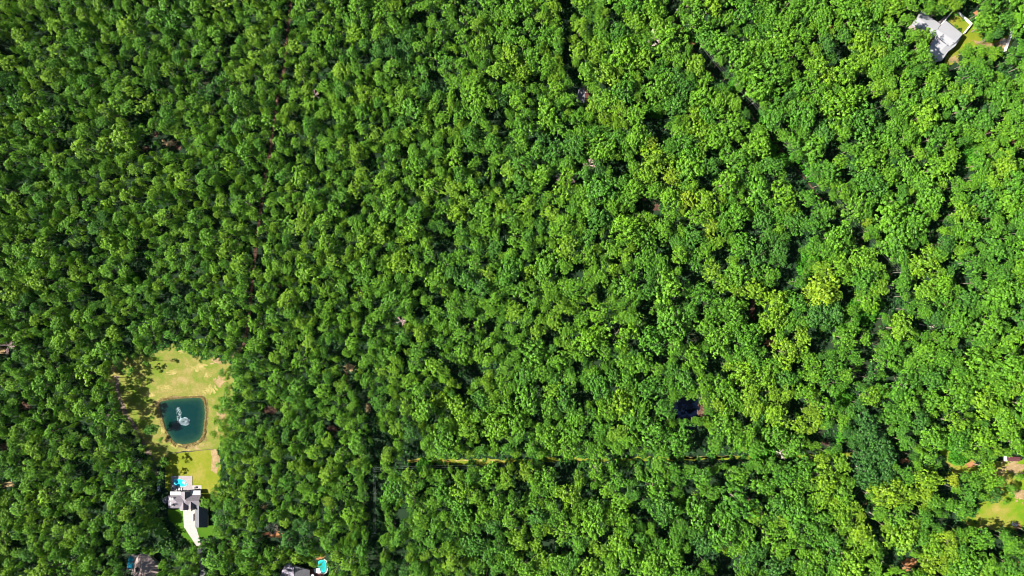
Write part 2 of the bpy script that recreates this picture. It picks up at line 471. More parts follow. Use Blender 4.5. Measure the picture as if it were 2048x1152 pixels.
SOILS = [(340, 287, 17, 8, 'soil'), (312, 268, 5, 5, 'mulch'), (355, 296, 8, 5, 'mulch'), (293, 297, 7, 6, 'mulch'), (700, 735, 12, 9, 'soil'), (692, 752, 6, 10, 'mulch'), (737, 812, 6, 14, 'soil'),
         (539, 821, 16, 9, 'mulch'), (553, 816, 6, 5, 'soil'), (665, 858, 12, 7, 'mulch'), (545, 1068, 20, 7, 'clay'), (530, 1015, 8, 6, 'soil'), (1540, 685, 11, 10, 'clay'), (1657, 52, 9, 6, 'clay'),
         (1952, 26, 7, 5, 'clay'), (1384, 87, 6, 5, 'clay'), (1360, 55, 6, 5, 'soil'), (1905, 120, 11, 8, 'soil'), (1311, 415, 9, 9, 'mulch'), (1290, 398, 6, 5, 'mulch'), (1504, 620, 7, 20, 'mulch'),
         (50, 811, 15, 10, 'mulch'), (18, 775, 8, 5, 'soil'), (10, 893, 12, 12, 'mulch'), (12, 968, 20, 7, 'soil'), (5, 702, 9, 9, 'soil'), (1404, 822, 8, 18, 'mulch'), (1650, 886, 8, 6, 'mulch'),
         (1819, 1128, 18, 14, 'clay'), (1730, 1005, 6, 5, 'soil'), (1978, 265, 8, 4, 'clay'), (2022, 282, 12, 6, 'clay'), (1808, 921, 9, 5, 'clay'), (575, 66, 5, 8, 'mulch'), (571, 90, 6, 4, 'soil'),
         (1497, 1000, 6, 5, 'mulch'), (880, 585, 3, 3, 'soil'), (108, 637, 8, 4, 'soil'), (1540, 800, 5, 5, 'mulch'), (1490, 940, 6, 4, 'soil'), (2030, 1128, 14, 6, 'clay'), (560, 572, 8, 5, 'mulch')]


def inside(poly, u, v):
    c = False
    n = len(poly)
    j = n - 1
    for i in range(n):
        a, b = poly[i], poly[j]
        if (a[1] > v) != (b[1] > v) and u < (b[0] - a[0]) * (v - a[1]) / (b[1] - a[1]) + a[0]:
            c = not c
        j = i
    return c


def seg_d(p, a, b):
    dx, dy = b[0] - a[0], b[1] - a[1]
    t = max(0, min(1, ((p[0] - a[0]) * dx + (p[1] - a[1]) * dy) / (dx * dx + dy * dy + 1e-9)))
    return math.hypot(p[0] - a[0] - t * dx, p[1] - a[1] - t * dy)


def line_d(p, pts):
    return min(seg_d(p, a, b) for a, b in zip(pts[:-1], pts[1:]))


# where no crown may cover the ground or a roof (as seen in the photo)
OPEN = [
    [(240, 735), (262, 722), (300, 708), (322, 696), (345, 688), (366, 694), (385, 708), (410, 714), (450, 718), (452, 745), (444, 775), (432, 800), (432, 860), (436, 900), (438, 935), (424, 972),
     (402, 980), (402, 1002), (412, 1020), (418, 1056), (428, 1060), (424, 1074), (400, 1078), (392, 1088), (362, 1082), (338, 1062), (328, 1036), (322, 1010), (318, 960), (314, 930), (296, 905), (270, 850), (240, 800), (222, 760)],
    [(1822, 50), (1845, 20), (1858, 30), (1868, 34), (1880, 40), (1893, 28), (1917, 27), (1942, 50), (1950, 72), (1975, 84), (2000, 78), (2012, 66), (2024, 70), (2010, 104), (1994, 92), (1962, 88), (1945, 84), (1925, 95), (1915, 125), (1898, 128), (1884, 124), (1870, 120), (1854, 112), (1860, 88), (1868, 72), (1862, 56), (1832, 50)],
    [(258, 1112), (266, 1110), (276, 1108), (294, 1107), (312, 1118), (312, 1140), (314, 1160), (262, 1160), (254, 1136)],
    [(561, 1160), (566, 1134), (580, 1127), (592, 1131), (618, 1139), (634, 1140), (636, 1120), (652, 1118), (656, 1145), (648, 1160)],
    [(1880, 898), (1902, 898), (1950, 926), (1952, 938), (1906, 936)],
    [(1985, 925), (2005, 912), (2050, 912), (2120, 915), (2120, 1058), (1985, 1056), (1930, 1052), (1930, 1038), (1956, 1022), (1965, 1006), (2000, 1000), (2012, 960), (1992, 945)],
]


def edge_d(u, v, poly):
    if inside(poly, u, v):
        return 0.0
    return line_d((u, v), poly + [poly[0]])


# yellow-green oaks: u, v, radius of patch, strength
YEL = [(1092, 28, 26, .95), (1112, 100, 20, .8), (1180, 130, 16, .85), (1195, 170, 28, .85), (1235, 225, 34, .85), (1305, 300, 34, 1.0), (1335, 338, 24, 1.0), (1290, 350, 18, .85), (1340, 390, 20, .8),
       (1395, 415, 34, 1.0), (1420, 450, 18, .95), (1265, 495, 16, .85), (1440, 545, 26, .92), (1468, 570, 30, .95), (1510, 590, 12, 1.0), (1650, 582, 24, 1.0), (1580, 690, 36, .97), (1600, 715, 20, .92),
       (1635, 790, 30, 1.0), (1570, 830, 40, .95), (1620, 850, 36, .97), (1682, 834, 14, .85), (1690, 925, 18, .92), (1648, 918, 20, .9), (1660, 960, 30, .9), (1690, 1000, 34, .92), (1720, 1060, 36, .85),
       (1810, 1000, 44, .92), (1845, 950, 26, .92), (1790, 1050, 40, .9), (1870, 1105, 46, .97), (1850, 1010, 20, .9), (1900, 962, 16, 1.0), (1700, 1040, 20, .85), (1465, 745, 22, .9), (1440, 805, 10, .95),
       (1530, 640, 16, .75), (1745, 805, 24, .85), (1560, 460, 16, .6), (1740, 445, 12, .9), (1340, 960, 18, .75), (1350, 985, 22, .85), (1410, 660, 16, .85), (1230, 590, 14, .7), (290, 240, 12, .85),
       (372, 112, 12, .85), (505, 280, 14, .85), (385, 250, 22, .8), (650, 500, 10, 1.0), (645, 472, 8, .9), (690, 50, 10, .85), (262, 232, 12, .8), (60, 445, 12, .7), (500, 420, 12, .7), (820, 700, 12, .7),
       (640, 300, 14, .85), (676, 330, 14, .8), (285, 1005, 10, .9), (95, 1005, 10, .8), (650, 1000, 12, .9), (690, 850, 14, .8), (1110, 640, 12, .7), (1000, 900, 14, .75), (1010, 925, 14, .8), (1040, 935, 16, .85), (1070, 960, 14, .8), (1460, 1085, 20, .8), (1510, 790, 18, .9), (1495, 760, 14, .8), (640, 160, 8, .7), (1840, 16, 6, .9), (1940, 170, 18, .6)]
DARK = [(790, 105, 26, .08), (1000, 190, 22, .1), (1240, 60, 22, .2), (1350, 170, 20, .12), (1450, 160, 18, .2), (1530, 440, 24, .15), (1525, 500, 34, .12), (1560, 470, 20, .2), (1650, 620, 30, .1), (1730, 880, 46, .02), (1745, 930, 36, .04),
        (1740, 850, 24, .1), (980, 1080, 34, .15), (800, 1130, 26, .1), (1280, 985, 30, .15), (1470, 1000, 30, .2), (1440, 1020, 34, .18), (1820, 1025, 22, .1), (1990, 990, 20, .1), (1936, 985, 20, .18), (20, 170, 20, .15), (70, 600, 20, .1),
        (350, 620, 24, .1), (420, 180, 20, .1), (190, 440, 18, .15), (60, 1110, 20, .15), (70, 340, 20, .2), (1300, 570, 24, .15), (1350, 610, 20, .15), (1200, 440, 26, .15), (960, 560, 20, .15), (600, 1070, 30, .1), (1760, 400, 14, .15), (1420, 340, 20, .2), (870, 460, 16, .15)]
VIVID = [(1545, 285, 14), (1560, 320, 12), (1600, 318, 16), (1625, 350, 14), (1530, 230, 10), (1630, 515, 20), (1612, 530, 16), (1730, 620, 26), (1700, 640, 20), (1690, 800, 14), (1700, 870, 16), (1400, 65, 16), (1430, 90, 14), (1310, 218, 14), (1955, 320, 14), (1945, 300, 14), (1475, 165, 12), (1180, 240, 20), (1530, 905, 22), (1910, 880, 22), (1925, 915, 16), (850, 935, 14), (200, 35, 10), (640, 210, 14), (260, 560, 10), (1480, 880, 16)]


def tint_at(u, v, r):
    t = 0.52 - 0.11 * max(0, min(1, (u - 600) / 900.0))  # left woods yellower green, and lightened: the light there is put into colour
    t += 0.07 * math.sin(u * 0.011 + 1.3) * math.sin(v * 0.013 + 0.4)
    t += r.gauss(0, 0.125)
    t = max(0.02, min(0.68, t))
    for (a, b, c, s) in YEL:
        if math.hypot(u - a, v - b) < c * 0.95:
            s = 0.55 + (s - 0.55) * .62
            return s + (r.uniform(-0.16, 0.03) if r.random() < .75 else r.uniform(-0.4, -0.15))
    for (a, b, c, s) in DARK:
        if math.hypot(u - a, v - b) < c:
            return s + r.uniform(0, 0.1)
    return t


# ------------------------------------------------------------------ tree templates
def leaf_cloud(tufts, quads_per, size, rng, spread=0.9, ctr=None):
    """tufts: (n,4) centre+radius; returns verts, tone per face"""
    V, T = [], []
    for k, (x, y, z, rr) in enumerate(tufts):
        tone = rng.random()
        out = np.array([x, y, z]) - ctr
        out = out / (np.linalg.norm(out) + 1e-6)
        for q in range(quads_per):
            d = rng.normal(size=3) + out * 0.6 + np.array([0, 0, 0.7])
            d /= np.linalg.norm(d)
            p = np.array([x, y, z]) + d * rr * rng.uniform(0.75, 1.1)
            nrm = d + rng.normal(size=3) * 0.28
            nrm /= np.linalg.norm(nrm)
            a = np.cross(nrm, rng.normal(size=3)); a /= np.linalg.norm(a)
            b = np.cross(nrm, a)
            s = size * rng.uniform(0.7, 1.25)
            w = s * rng.uniform(0.55, 0.85)
            V.append([p - a * s, p - b * w * 0.9, p + a * s + nrm * 0.1, p + b * w])
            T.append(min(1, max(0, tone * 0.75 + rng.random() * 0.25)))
    return np.array(V).reshape(-1, 3), np.array(T)


def crown_mesh(name, R, hz, seed, style):
    """crown centred at its own origin: radius R, half height hz"""
    rng = np.random.default_rng(seed)
    lobes = []
    ox, oy = rng.uniform(-.12, .12, 2) * R
    if style == 'broad':
        nl = rng.integers(8, 15)
        lobes.append((ox, oy, hz * 0.45, R * rng.uniform(0.34, 0.5)))
        for i in range(nl):
            a = 6.283 * (i + rng.uniform(-0.6, 0.6)) / nl
            q = rng.uniform(0.40, 0.86) if i % 3 else rng.uniform(0.12, 0.4)
            lobes.append((ox + R * q * math.cos(a), oy + R * q * math.sin(a), hz * rng.uniform(-0.25, 0.75) * (1.2 - q), R * rng.uniform(0.20, 0.42)))
    elif style == 'pine':
        nl = rng.integers(8, 13)
        lobes.append((ox, oy, hz * 0.75, R * 0.30))
        for i in range(nl):
            a = i * 2.399 + rng.uniform(-0.7, 0.7)
            f = i / nl
            q = 0.28 + 0.46 * f
            lobes.append((ox + R * q * math.cos(a) * rng.uniform(0.7, 1.25), oy + R * q * math.sin(a) * rng.uniform(0.7, 1.25), hz * (0.55 - 1.15 * f), R * rng.uniform(0.20, 0.40)))
    else:  # airy
        nl = rng.integers(7, 12)
        for i in range(nl):
            a = rng.uniform(0, 6.28); q = math.sqrt(rng.random()) * 0.8
            lobes.append((R * q * math.cos(a), R * q * math.sin(a), hz * rng.uniform(-0.3, 0.6), R * rng.uniform(0.18, 0.34)))
    tufts = []
    for (x, y, z, r) in lobes:
        n = int(6 + 12 * (r / 1.9) ** 2)
        for j in range(n):
            # spread tufts over the upper two thirds of each lobe
            zz = rng.uniform(-0.55, 1.0)
            a = rng.uniform(0, 6.28)
            s = math.sqrt(max(0, 1 - zz * zz))
            k = r * rng.uniform(0.68, 1.25)
            tufts.append((x + k * s * math.cos(a), y + k * s * math.sin(a), z + k * zz * 0.85, rng.uniform(0.36, 0.78)))
    ctr = np.array([0, 0, -hz * 0.5])
    V, T = leaf_cloud(np.array(tufts), 10, 0.33 if style != 'pine' else 0.30, rng, ctr=ctr)
    me = bpy.data.meshes.new(name)
    n = len(T)
    me.from_pydata(V.tolist(), [], [(4 * i, 4 * i + 1, 4 * i + 2, 4 * i + 3) for i in range(n)])
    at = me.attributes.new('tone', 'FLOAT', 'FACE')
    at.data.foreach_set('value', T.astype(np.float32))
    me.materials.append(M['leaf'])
    return me


def trunk_mesh(name, height, r, seed, R):
    """tapered trunk from the ground up into the crown with a few limbs; origin at the ground"""
    rg = random.Random(seed)
    bm = bmesh.new()
    p = Vector((0, 0, -0.2)); segs = 4
    lean = Vector((rg.uniform(-.04, .04), rg.uniform(-.04, .04), 1))
    for i in range(segs):
        q = p + lean * (height / segs)
        tube_bm(bm, p, q, r * (1 - 0.2 * i), r * (1 - 0.2 * (i + 1)), 6)
        p = q
    for i in range(6):
        a = i * 1.05 + rg.uniform(-.2, .2)
        z = height * rg.uniform(0.62, 0.95)
        s = lean * z
        e = s + Vector((math.cos(a) * R * 0.6, math.sin(a) * R * 0.6, R * rg.uniform(0.2, 0.5)))
        tube_bm(bm, s, e, r * 0.32, r * 0.1, 4)
    me = bpy.data.meshes.new(name); bm.to_mesh(me); bm.free()
    me.materials.append(M['bark'])
    return me


R0 = 5.0
# each template: crown mesh (unit radius R0), trunk mesh, crown centre height
TPL = {}
for st, n, R, hz, hc in (('broad', 14, R0, 3.4, 14.0), ('pine', 12, R0, 4.2, 16.0), ('airy', 6, R0, 3.0, 12.0)):
    TPL[st] = []
    for i in range(n):
        TPL[st].append((crown_mesh('%s_crown_mesh' % st, R, hz, 100 * len(st) + i, st), trunk_mesh('%s_trunk_mesh' % st, hc, 0.32, 7 * i + len(st), R), hc))

# joined versions for the far mass of the wood
lib = bpy.data.collections.new('tree_templates')
order = []
for st in ('airy', 'broad', 'pine'):
    for i, (cm, tm, hc) in enumerate(TPL[st]):
        bm = bmesh.new(); bm.from_mesh(cm)
        tl = bm.faces.layers.float.get('tone')
        for v in bm.verts:
            v.co.z += hc
        nb = len(bm.faces)
        bm.from_mesh(tm)
        bm.faces.ensure_lookup_table()
        for f in bm.faces[nb:]:
            f.material_index = 1
        me = bpy.data.meshes.new('wood_tree')
        bm.to_mesh(me); bm.free()
        me.materials.append(M['leaf']); me.materials.append(M['bark'])
        o = bpy.data.objects.new('tree_template_%s_%02d' % (st, i), me)
        lib.objects.link(o)
        order.append((st, i))
IDX = {k: n for n, k in enumerate(order)}


def bush_mesh(name, seed, R=1.6, n=14):
    rng = np.random.default_rng(seed)
    t = []
    for j in range(n):
        a = rng.uniform(0, 6.28); q = math.sqrt(rng.random()) * R
        t.append((q * math.cos(a), q * math.sin(a), rng.uniform(0.3, 1.3) * (1.2 - q / R * 0.7), rng.uniform(0.3, 0.6)))
    V, T = leaf_cloud(np.array(t), 7, 0.36, rng, ctr=np.array([0, 0, -0.5]))
    me = bpy.data.meshes.new(name)
    me.from_pydata(V.tolist(), [], [(4 * i, 4 * i + 1, 4 * i + 2, 4 * i + 3) for i in range(len(T))])
    at = me.attributes.new('tone', 'FLOAT', 'FACE'); at.data.foreach_set('value', T.astype(np.float32))
    me.materials.append(M['brush'])
    return me


blib = bpy.data.collections.new('bush_templates')
BUSH = [bush_mesh('bush_mesh', 40 + i) for i in range(4)]
for i, b in enumerate(BUSH):
    blib.objects.link(bpy.data.objects.new('bush_template_%02d' % i, b))


def scatter(name, pts, coll, m):
    """pts: (x, y, z, rot, scale, sz, index, tint) -> one stuff object of instances"""
    me = bpy.data.meshes.new(name)
    me.from_pydata([p[:3] for p in pts], [], [])
    for nm, k, ty in (('rot', 3, 'FLOAT'), ('tint', 7, 'FLOAT'), ('pick', 6, 'INT')):
        a = me.attributes.new(nm, ty, 'POINT')
        a.data.foreach_set('value', np.array([p[k] for p in pts], dtype=np.int32 if ty == 'INT' else np.float32))
    a = me.attributes.new('size3', 'FLOAT_VECTOR', 'POINT')
    a.data.foreach_set('vector', np.array([(p[4] * (1 + .18 * math.sin(p[0] * 7.3 + p[1])), p[4] * (1 - .15 * math.sin(p[0] * 7.3 + p[1])), p[5]) for p in pts], dtype=np.float32).ravel())
    o = link(name, me, m)
    o['kind'] = 'stuff'
    g = bpy.data.node_groups.new(name + '_nodes', 'GeometryNodeTree')
    g.interface.new_socket('Geometry', in_out='INPUT', socket_type='NodeSocketGeometry')
    g.interface.new_socket('Geometry', in_out='OUTPUT', socket_type='NodeSocketGeometry')
    gi = g.nodes.new('NodeGroupInput'); go = g.nodes.new('NodeGroupOutput')
    ip = g.nodes.new('GeometryNodeInstanceOnPoints')
    ci = g.nodes.new('GeometryNodeCollectionInfo')
    ci.inputs['Collection'].default_value = coll
    ci.inputs['Separate Children'].default_value = True
    ci.inputs['Reset Children'].default_value = True
    m2p = g.nodes.new('GeometryNodeMeshToPoints')
    g.links.new(gi.outputs[0], m2p.inputs['Mesh'])
    g.links.new(m2p.outputs[0], ip.inputs['Points'])
    g.links.new(ci.outputs[0], ip.inputs['Instance'])
    ip.inputs['Pick Instance'].default_value = True

    def na(n_, ty):
        x = g.nodes.new('GeometryNodeInputNamedAttribute'); x.data_type = ty
        x.inputs['Name'].default_value = n_
        return x.outputs['Attribute']
    g.links.new(na('pick', 'INT'), ip.inputs['Instance Index'])
    cx = g.nodes.new('ShaderNodeCombineXYZ')
    g.links.new(na('rot', 'FLOAT'), cx.inputs[2])
    g.links.new(cx.outputs[0], ip.inputs['Rotation'])
    g.links.new(na('size3', 'FLOAT_VECTOR'), ip.inputs['Scale'])
    g.links.new(ip.outputs[0], go.inputs[0])
    md = o.modifiers.new('scatter', 'NODES'); md.node_group = g
    return o


# ------------------------------------------------------------------ ground sheets
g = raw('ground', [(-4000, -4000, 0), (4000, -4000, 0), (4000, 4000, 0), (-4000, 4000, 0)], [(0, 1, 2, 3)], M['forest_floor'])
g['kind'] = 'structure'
flat('meadow', MEADOW, 0.03, M['meadow'], rough=(6, 2.5))
flat('lawn', LAWN, 0.06, M['lawn'], rough=(8, 0.8))
flat('lawn', WEST_LAWN, 0.06, M['lawn_green'], rough=(8, 1.0))
flat('lawn', EAST_LAWN, 0.06, M['lawn_green'], rough=(8, 1.0))
flat('field', FIELD1, 0.04, M['field'], rough=(6, 2.0))
flat('field', FIELD2, 0.04, M['field'], rough=(6, 2.0))
flat('lawn', YARD, 0.04, M['lawn'], rough=(8, 1.0))
flat('bare_soil', [(420, 899), (436, 898), (440, 930), (432, 948), (422, 940), (424, 915)], 0.09, M['soil'], rough=(5, 1.5))
def soil(u, v, a, b, mm, z, sd):
    r = random.Random(sd)
    bm = bmesh.new()
    lst = [(u, v, a * .72, b * .72, 22, .34)]
    for _ in range(14):
        th = r.uniform(0, 6.28); q = r.uniform(.6, 1.15); w = r.uniform(.06, .26)
        lst.append((u + a * q * math.cos(th), v + b * q * math.sin(th), a * w, b * w * r.uniform(.7, 1.3), 9, .4))
    for i, (x, y, ra, rb_, n, am) in enumerate(lst):
        vs = [bm.verts.new(W(*p) + Vector((0, 0, z + .004 * i))) for p in blob(x, y, ra, rb_, n, sd * 31 + i, am)]
        f = bm.faces.new(vs); f.normal_update()
        if f.normal.z < 0:
            f.normal_flip()
    bmesh.ops.triangulate(bm, faces=bm.faces[:])
    me = bpy.data.meshes.new('bare_soil'); bm.to_mesh(me); bm.free()
    o = link('bare_soil', me, M[mm]); o['kind'] = 'structure'


soil(440, 765, 12, 10, 'soil', 0.09, 3)
soil(442, 826, 9, 14, 'soil', 0.09, 4)
soil(385, 892, 22, 4.5, 'soil', 0.09, 5)
soil(436, 722, 16, 6, 'soil', 0.09, 6)
soil(2030, 935, 30, 14, 'soil', 0.09, 7)
soil(2042, 990, 16, 14, 'soil', 0.09, 8)
soil(2034, 1052, 10, 8, 'clay', 0.09, 9)
soil(1942, 930, 11, 8, 'clay', 0.09, 10)
flat('bare_soil', [(1942, 78), (1962, 84), (1990, 88), (2004, 76), (2016, 78), (2010, 98), (1996, 94), (1960, 94)], 0.09, M['soil'], rough=(5, 1.5))
soil(2008, 84, 8, 8, 'concrete', 0.12, 11)
for k, (u, v, a, b) in enumerate(((398, 735, 16, 7), (345, 745, 12, 6), (330, 775, 14, 6), (420, 780, 14, 9), (365, 702, 14, 5), (318, 800, 8, 6), (302, 790, 9, 5), (415, 750, 8, 5), (436, 860, 6, 8), (352, 893, 10, 4))):
    soil(u, v, a, b, 'dry', 0.07, 400 + k)
for k in range(9):
    soil(835 + k * 19 + 5 * math.sin(k * 5.1), 921.5 + 1.2 * math.sin(k * 2.3), 8, 1.6, 'dry' if k % 3 else 'clay', 0.10, 600 + k)
for k, (u, v, a, b, mm) in enumerate(SOILS):
    soil(u, v, a, b, mm, 0.15, 50 + k)
road('dirt_road', ROAD_L, 3.2, 0.05, M['mulch'], 0.25, 1)
road('dirt_track', TRACK, 4.0, 0.08, M['path'], 0.3, 2)
road('road', DRIVE2, 4.5, 0.08, M['asphalt'], 0.0, 3)
road('service_track', [(815, 921.5), (860, 922.5), (940, 923), (1014, 922.5)], 5.2, 0.06, M['lawn'], 0.8, 4)
road('service_track', [(1340, 917), (1400, 915), (1470, 914)], 2.4, 0.06, M['soil'], 0.5, 5)
road('dirt_road', [(x - 4, y + 5) for x, y in LINE_R[1:]], 1.6, 0.05, M['mulch'], 0.5, 6)
road('grass_strip', [(1014, 922.5), (1100, 920), (1250, 919), (1340, 917.5), (1470, 914.5), (1620, 912), (1720, 911)], 3.6, 0.06, M['lawn'], 0.8, 9)
flat('driveway', DRIVE, 0.12, M['concrete'])


# ------------------------------------------------------------------ ponds
def pond(name, poly, z, m, label, seed=0, kind='structure', rings=4):
    n = len(poly)
    cx = sum(p[0] for p in poly) / n; cy = sum(p[1] for p in poly) / n
    vs, sh = [], []
    for k in range(rings + 1):
        f = [1.0, 0.93, 0.84, 0.6, 0.3][k]
        for (u, v) in poly:
            vs.append(W(cx + (u - cx) * f, cy + (v - cy) * f) + Vector((0, 0, z))); sh.append([1.0, 0.55, 0.25, 0.05, 0.0][k])
    fs = []
    for k in range(rings):
        for i in range(n):
            j = (i + 1) % n
            fs.append((k * n + j, k * n + i, (k + 1) * n + i, (k + 1) * n + j))
    fs.append(tuple(rings * n + i for i in range(n))[::-1])
    o = raw(name, vs, fs, m)
    a = o.data.attributes.new('shore', 'FLOAT', 'POINT'); a.data.foreach_set('value', np.array(sh, dtype=np.float32))
    o['kind'] = kind
    return o


flat('pond_bank', [(cx_, cy_) for cx_, cy_ in [(366 + (u - 366) * 1.14, 842 + (v - 842) * 1.10) for u, v in POND]], 0.12, M['reed'], rough=(3, 2.2))
pond('pond_water', POND, 0.20, M['pond'], None)
pond('pond_water', blob(1376, 824, 30, 36, 16, 21, 0.2), 0.12, M['darkpond'], None)
for k, (u, v, a, b) in enumerate(((352, 891, 14, 4.5), (372, 893, 16, 4), (394, 888, 12, 5), (409, 874, 5, 9), (326, 862, 5, 9), (336, 880, 8, 5), (412, 820, 3.5, 14), (314, 808, 7, 4), (316, 835, 4, 12), (350, 794, 16, 2.5), (390, 792, 14, 2.5))):
    soil(u, v, a, b, 'reed' if k % 2 else 'dry', 0.125 if k % 2 else 0.16, 700 + k)
# stones and reed tufts on the rim of the pond: one mass, nobody could count them
bm = bmesh.new()
rr = random.Random(5)
for i in range(520):
    k = rr.random() * len(POND); a = POND[int(k) % len(POND)]; b = POND[(int(k) + 1) % len(POND)]
    f = k - int(k); u = a[0] + (b[0] - a[0]) * f; v = a[1] + (b[1] - a[1]) * f
    s = 1.0 + rr.uniform(0.005, 0.10) * (1.5 if v > 860 else 0.8)
    p = W(366 + (u - 366) * s, 842 + (v - 842) * s)
    sz = rr.uniform(0.2, 0.55)
    r = bmesh.ops.create_icosphere(bm, subdivisions=1, radius=sz)
    for q in r['verts']:
        q.co = Vector((q.co.x * rr.uniform(0.8, 1.3) + p.x, q.co.y * rr.uniform(0.8, 1.3) + p.y, q.co.z * 0.9 + 0.2))
me = bpy.data.meshes.new('pond_edge_stones'); bm.to_mesh(me); bm.free()
o = link('gravel_and_reeds', me, M['reed']); o['kind'] = 'stuff'

# fountain in the pond
base = W(369, 843, 0.0) + Vector((0, 0, 0.2))
ft = thing('fountain', base, 'white aerating fountain throwing a round sheet of spray in the teal pond', 'fountain')
bm = bmesh.new()
bmesh.ops.create_cone(bm, segments=16, radius1=0.8, radius2=0.6, depth=0.4, cap_ends=True)
me = bpy.data.meshes.new('float'); bm.to_mesh(me); bm.free(); link('float', me, M['dark'], ft)
rf = random.Random(2)
bm = bmesh.new()
for i in range(900):      # drops falling back in a ring
    a = rf.uniform(0, 6.283); q = math.sqrt(rf.uniform(0.05, 1.0)) * 2.9
    zz = 0.15 + 1.6 * max(0, 1 - abs(q - 1.4) / 1.6) * rf.uniform(0.3, 1)
    r = bmesh.ops.create_icosphere(bm, subdivisions=1, radius=rf.uniform(0.07, 0.17))
    for p in r['verts']:
        p.co += Vector((q * math.cos(a) * 1.15, q * math.sin(a) * 0.85, zz))
me = bpy.data.meshes.new('spray'); bm.to_mesh(me); bm.free(); o = link('spray', me, M['foam_glint'], ft); o['kind'] = 'stuff'
bm = bmesh.new()
vsx = []
for i in range(28):
    a = 2 * math.pi * i / 28
    q = 3.1 * (1 + rf.uniform(-.12, .12))
    vsx.append(bm.verts.new((q * math.cos(a) * 1.15, q * math.sin(a) * 0.85, 0.05)))
bm.faces.new(vsx)
me = bpy.data.meshes.new('foam_ring'); bm.to_mesh(me); bm.free(); link('foam_ring', me, M['foam_glint'], ft)
bm = bmesh.new()
for i in range(105):      # sun glints on the rippled water, painted as pale flecks
    t = rf.random()
    u = 355.5 + 4 * math.sin(t * 3) + rf.gauss(0, 2.6) + (4 if t > 0.85 else 0); v = 815 + 31 * t + rf.uniform(-1, 1)
    p = W(u, v)
    n = 5; a0 = rf.uniform(0, 6); s = rf.uniform(0.10, 0.28)
    vs = [bm.verts.new((p.x + s * rf.uniform(.6, 1.3) * math.cos(a0 + 6.283 * k / n), p.y + s * rf.uniform(.6, 1.2) * math.sin(a0 + 6.283 * k / n), 0.24 + 0.001 * (i % 3))) for k in range(n)]
    bm.faces.new(vs)
me = bpy.data.meshes.new('glint_flecks'); bm.to_mesh(me); bm.free(); o = link('glint_flecks', me, M['foam_glint']); o['kind'] = 'stuff'


# ------------------------------------------------------------------ houses
def gable(parent, base, ul, ur, ridge_u, v0, v1, ze, zr, m, name='roof', over=0.0):
    """gable whose ridge runs up and down the picture"""
    return slab3(name, [(ul, v0, ze), (ridge_u, v0, zr), (ur, v0, ze), (ul, v1, ze), (ridge_u, v1, zr), (ur, v1, ze)], m, parent, base, [(0, 1, 4, 3), (1, 2, 5, 4)])


def gable_walls(parent, base, ul, ur, ridge_u, v0, v1, ze, zr, m, s=0.8):
    """walls and gable ends under such a roof"""
    a = [(ul + s, v0 + s, ze - .25), (ridge_u, v0 + s, zr - .4), (ur - s, v0 + s, ze - .25), (ul + s, v1 - s, ze - .25), (ridge_u, v1 - s, zr - .4), (ur - s, v1 - s, ze - .25)]
    p = [W(*q) - base for q in a]
    b = [Vector((p[i].x, p[i].y, 0)) for i in (0, 2, 3, 5)]
    vs = p + b
    return raw('wall', vs, [(0, 1, 2, 7, 6), (3, 8, 9, 5, 4), (0, 6, 8, 3), (2, 5, 9, 7)], m, parent)


def window(parent, base, u, v, zc, w, h, ang, name='window'):
    p = W(u, v, zc) - base
    f = boxes(name, [(0, 0, 0, w + .2, 0.14, h + .2)], M['white'], parent)
    f.location = p; f.rotation_euler = (0, 0, ang)
    q = boxes('pane', [(0, 0, 0, w, 0.2, h)], M['glass'], f)
    return f


def hip(parent, base, u0, v0, u1, v1, ra, rb, rv, ze, zr, m, name='roof'):
    pts = [(u0, v0, ze), (u1, v0, ze), (u1, v1, ze), (u0, v1, ze), (ra, rv, zr), (rb, rv, zr)]
    return slab3(name, pts, m, parent, base, [(0, 1, 5, 4), (1, 2, 5), (2, 3, 4, 5), (3, 0, 4)])


# house A, by the driveway
bA = W(385, 1010); bA.z = 0
hA = thing('house', bA, 'grey roofed house with many gables between the swimming pool patio and the pale driveway', 'house')
hip(hA, bA, 336, 991, 371, 1016.5, 353, 367, 1003.5, 3.4, 6.6, M['shingle'])
prism_px('wall', [(336, 991), (371, 991), (371, 1016.5), (336, 1016.5)], 0, 3.2, M['brickwall'], hA, bA, 0.06)
hip(hA, bA, 360, 990.5, 402, 1014, 372, 398, 1001.5, 3.5, 7.4, M['shingle'])
prism_px('wall', [(362, 991), (401, 991), (401, 1013), (362, 1013)], 0, 3.3, M['brickwall'], hA, bA, 0.05)
for (a, b, r_, v0, v1, ze, zr) in ((362, 379, 369.5, 983.5, 1001, 3.6, 6.7), (359, 376.2, 366.5, 1005, 1020.5, 3.6, 6.5), (376.8, 389.4, 381.3, 1003, 1019.5, 3.8, 7.0)):
    gable(hA, bA, a, b, r_, v0, v1, ze, zr, M['shingle'])
    gable_walls(hA, bA, a, b, r_, v0, v1, ze, zr, M['brickwall'])
gable(hA, bA, 390.4, 414.6, 398.0, 1010.5, 1055, 3.0, 7.0, M['shingle_dark'])
gable_walls(hA, bA, 390.4, 414.6, 398.0, 1010.5, 1055, 3.0, 7.0, M['brickwall'])
slab3('porch_roof', [(340, 983, 3.0), (361.5, 983, 3.0), (361.5, 990.7, 3.5), (340, 990.7, 3.5)], M['metal_roof'], hA, bA)
slab3('porch_roof', [(381, 981, 3.0), (401, 981, 3.0), (401, 990.2, 3.6), (381, 990.2, 3.6)], M['metal_roof'], hA, bA)
for u in (341, 351, 360):
    tubes('post', [(W(u, 984, 0) - bA, W(u, 984, 2.85) - bA + Vector((0, 0, 0)), 0.1, 0.1)], M['white'], hA)
for u in (382, 400):
    tubes('post', [(W(u, 982, 0) - bA, W(u, 982, 2.85) - bA, 0.1, 0.1)], M['white'], hA)
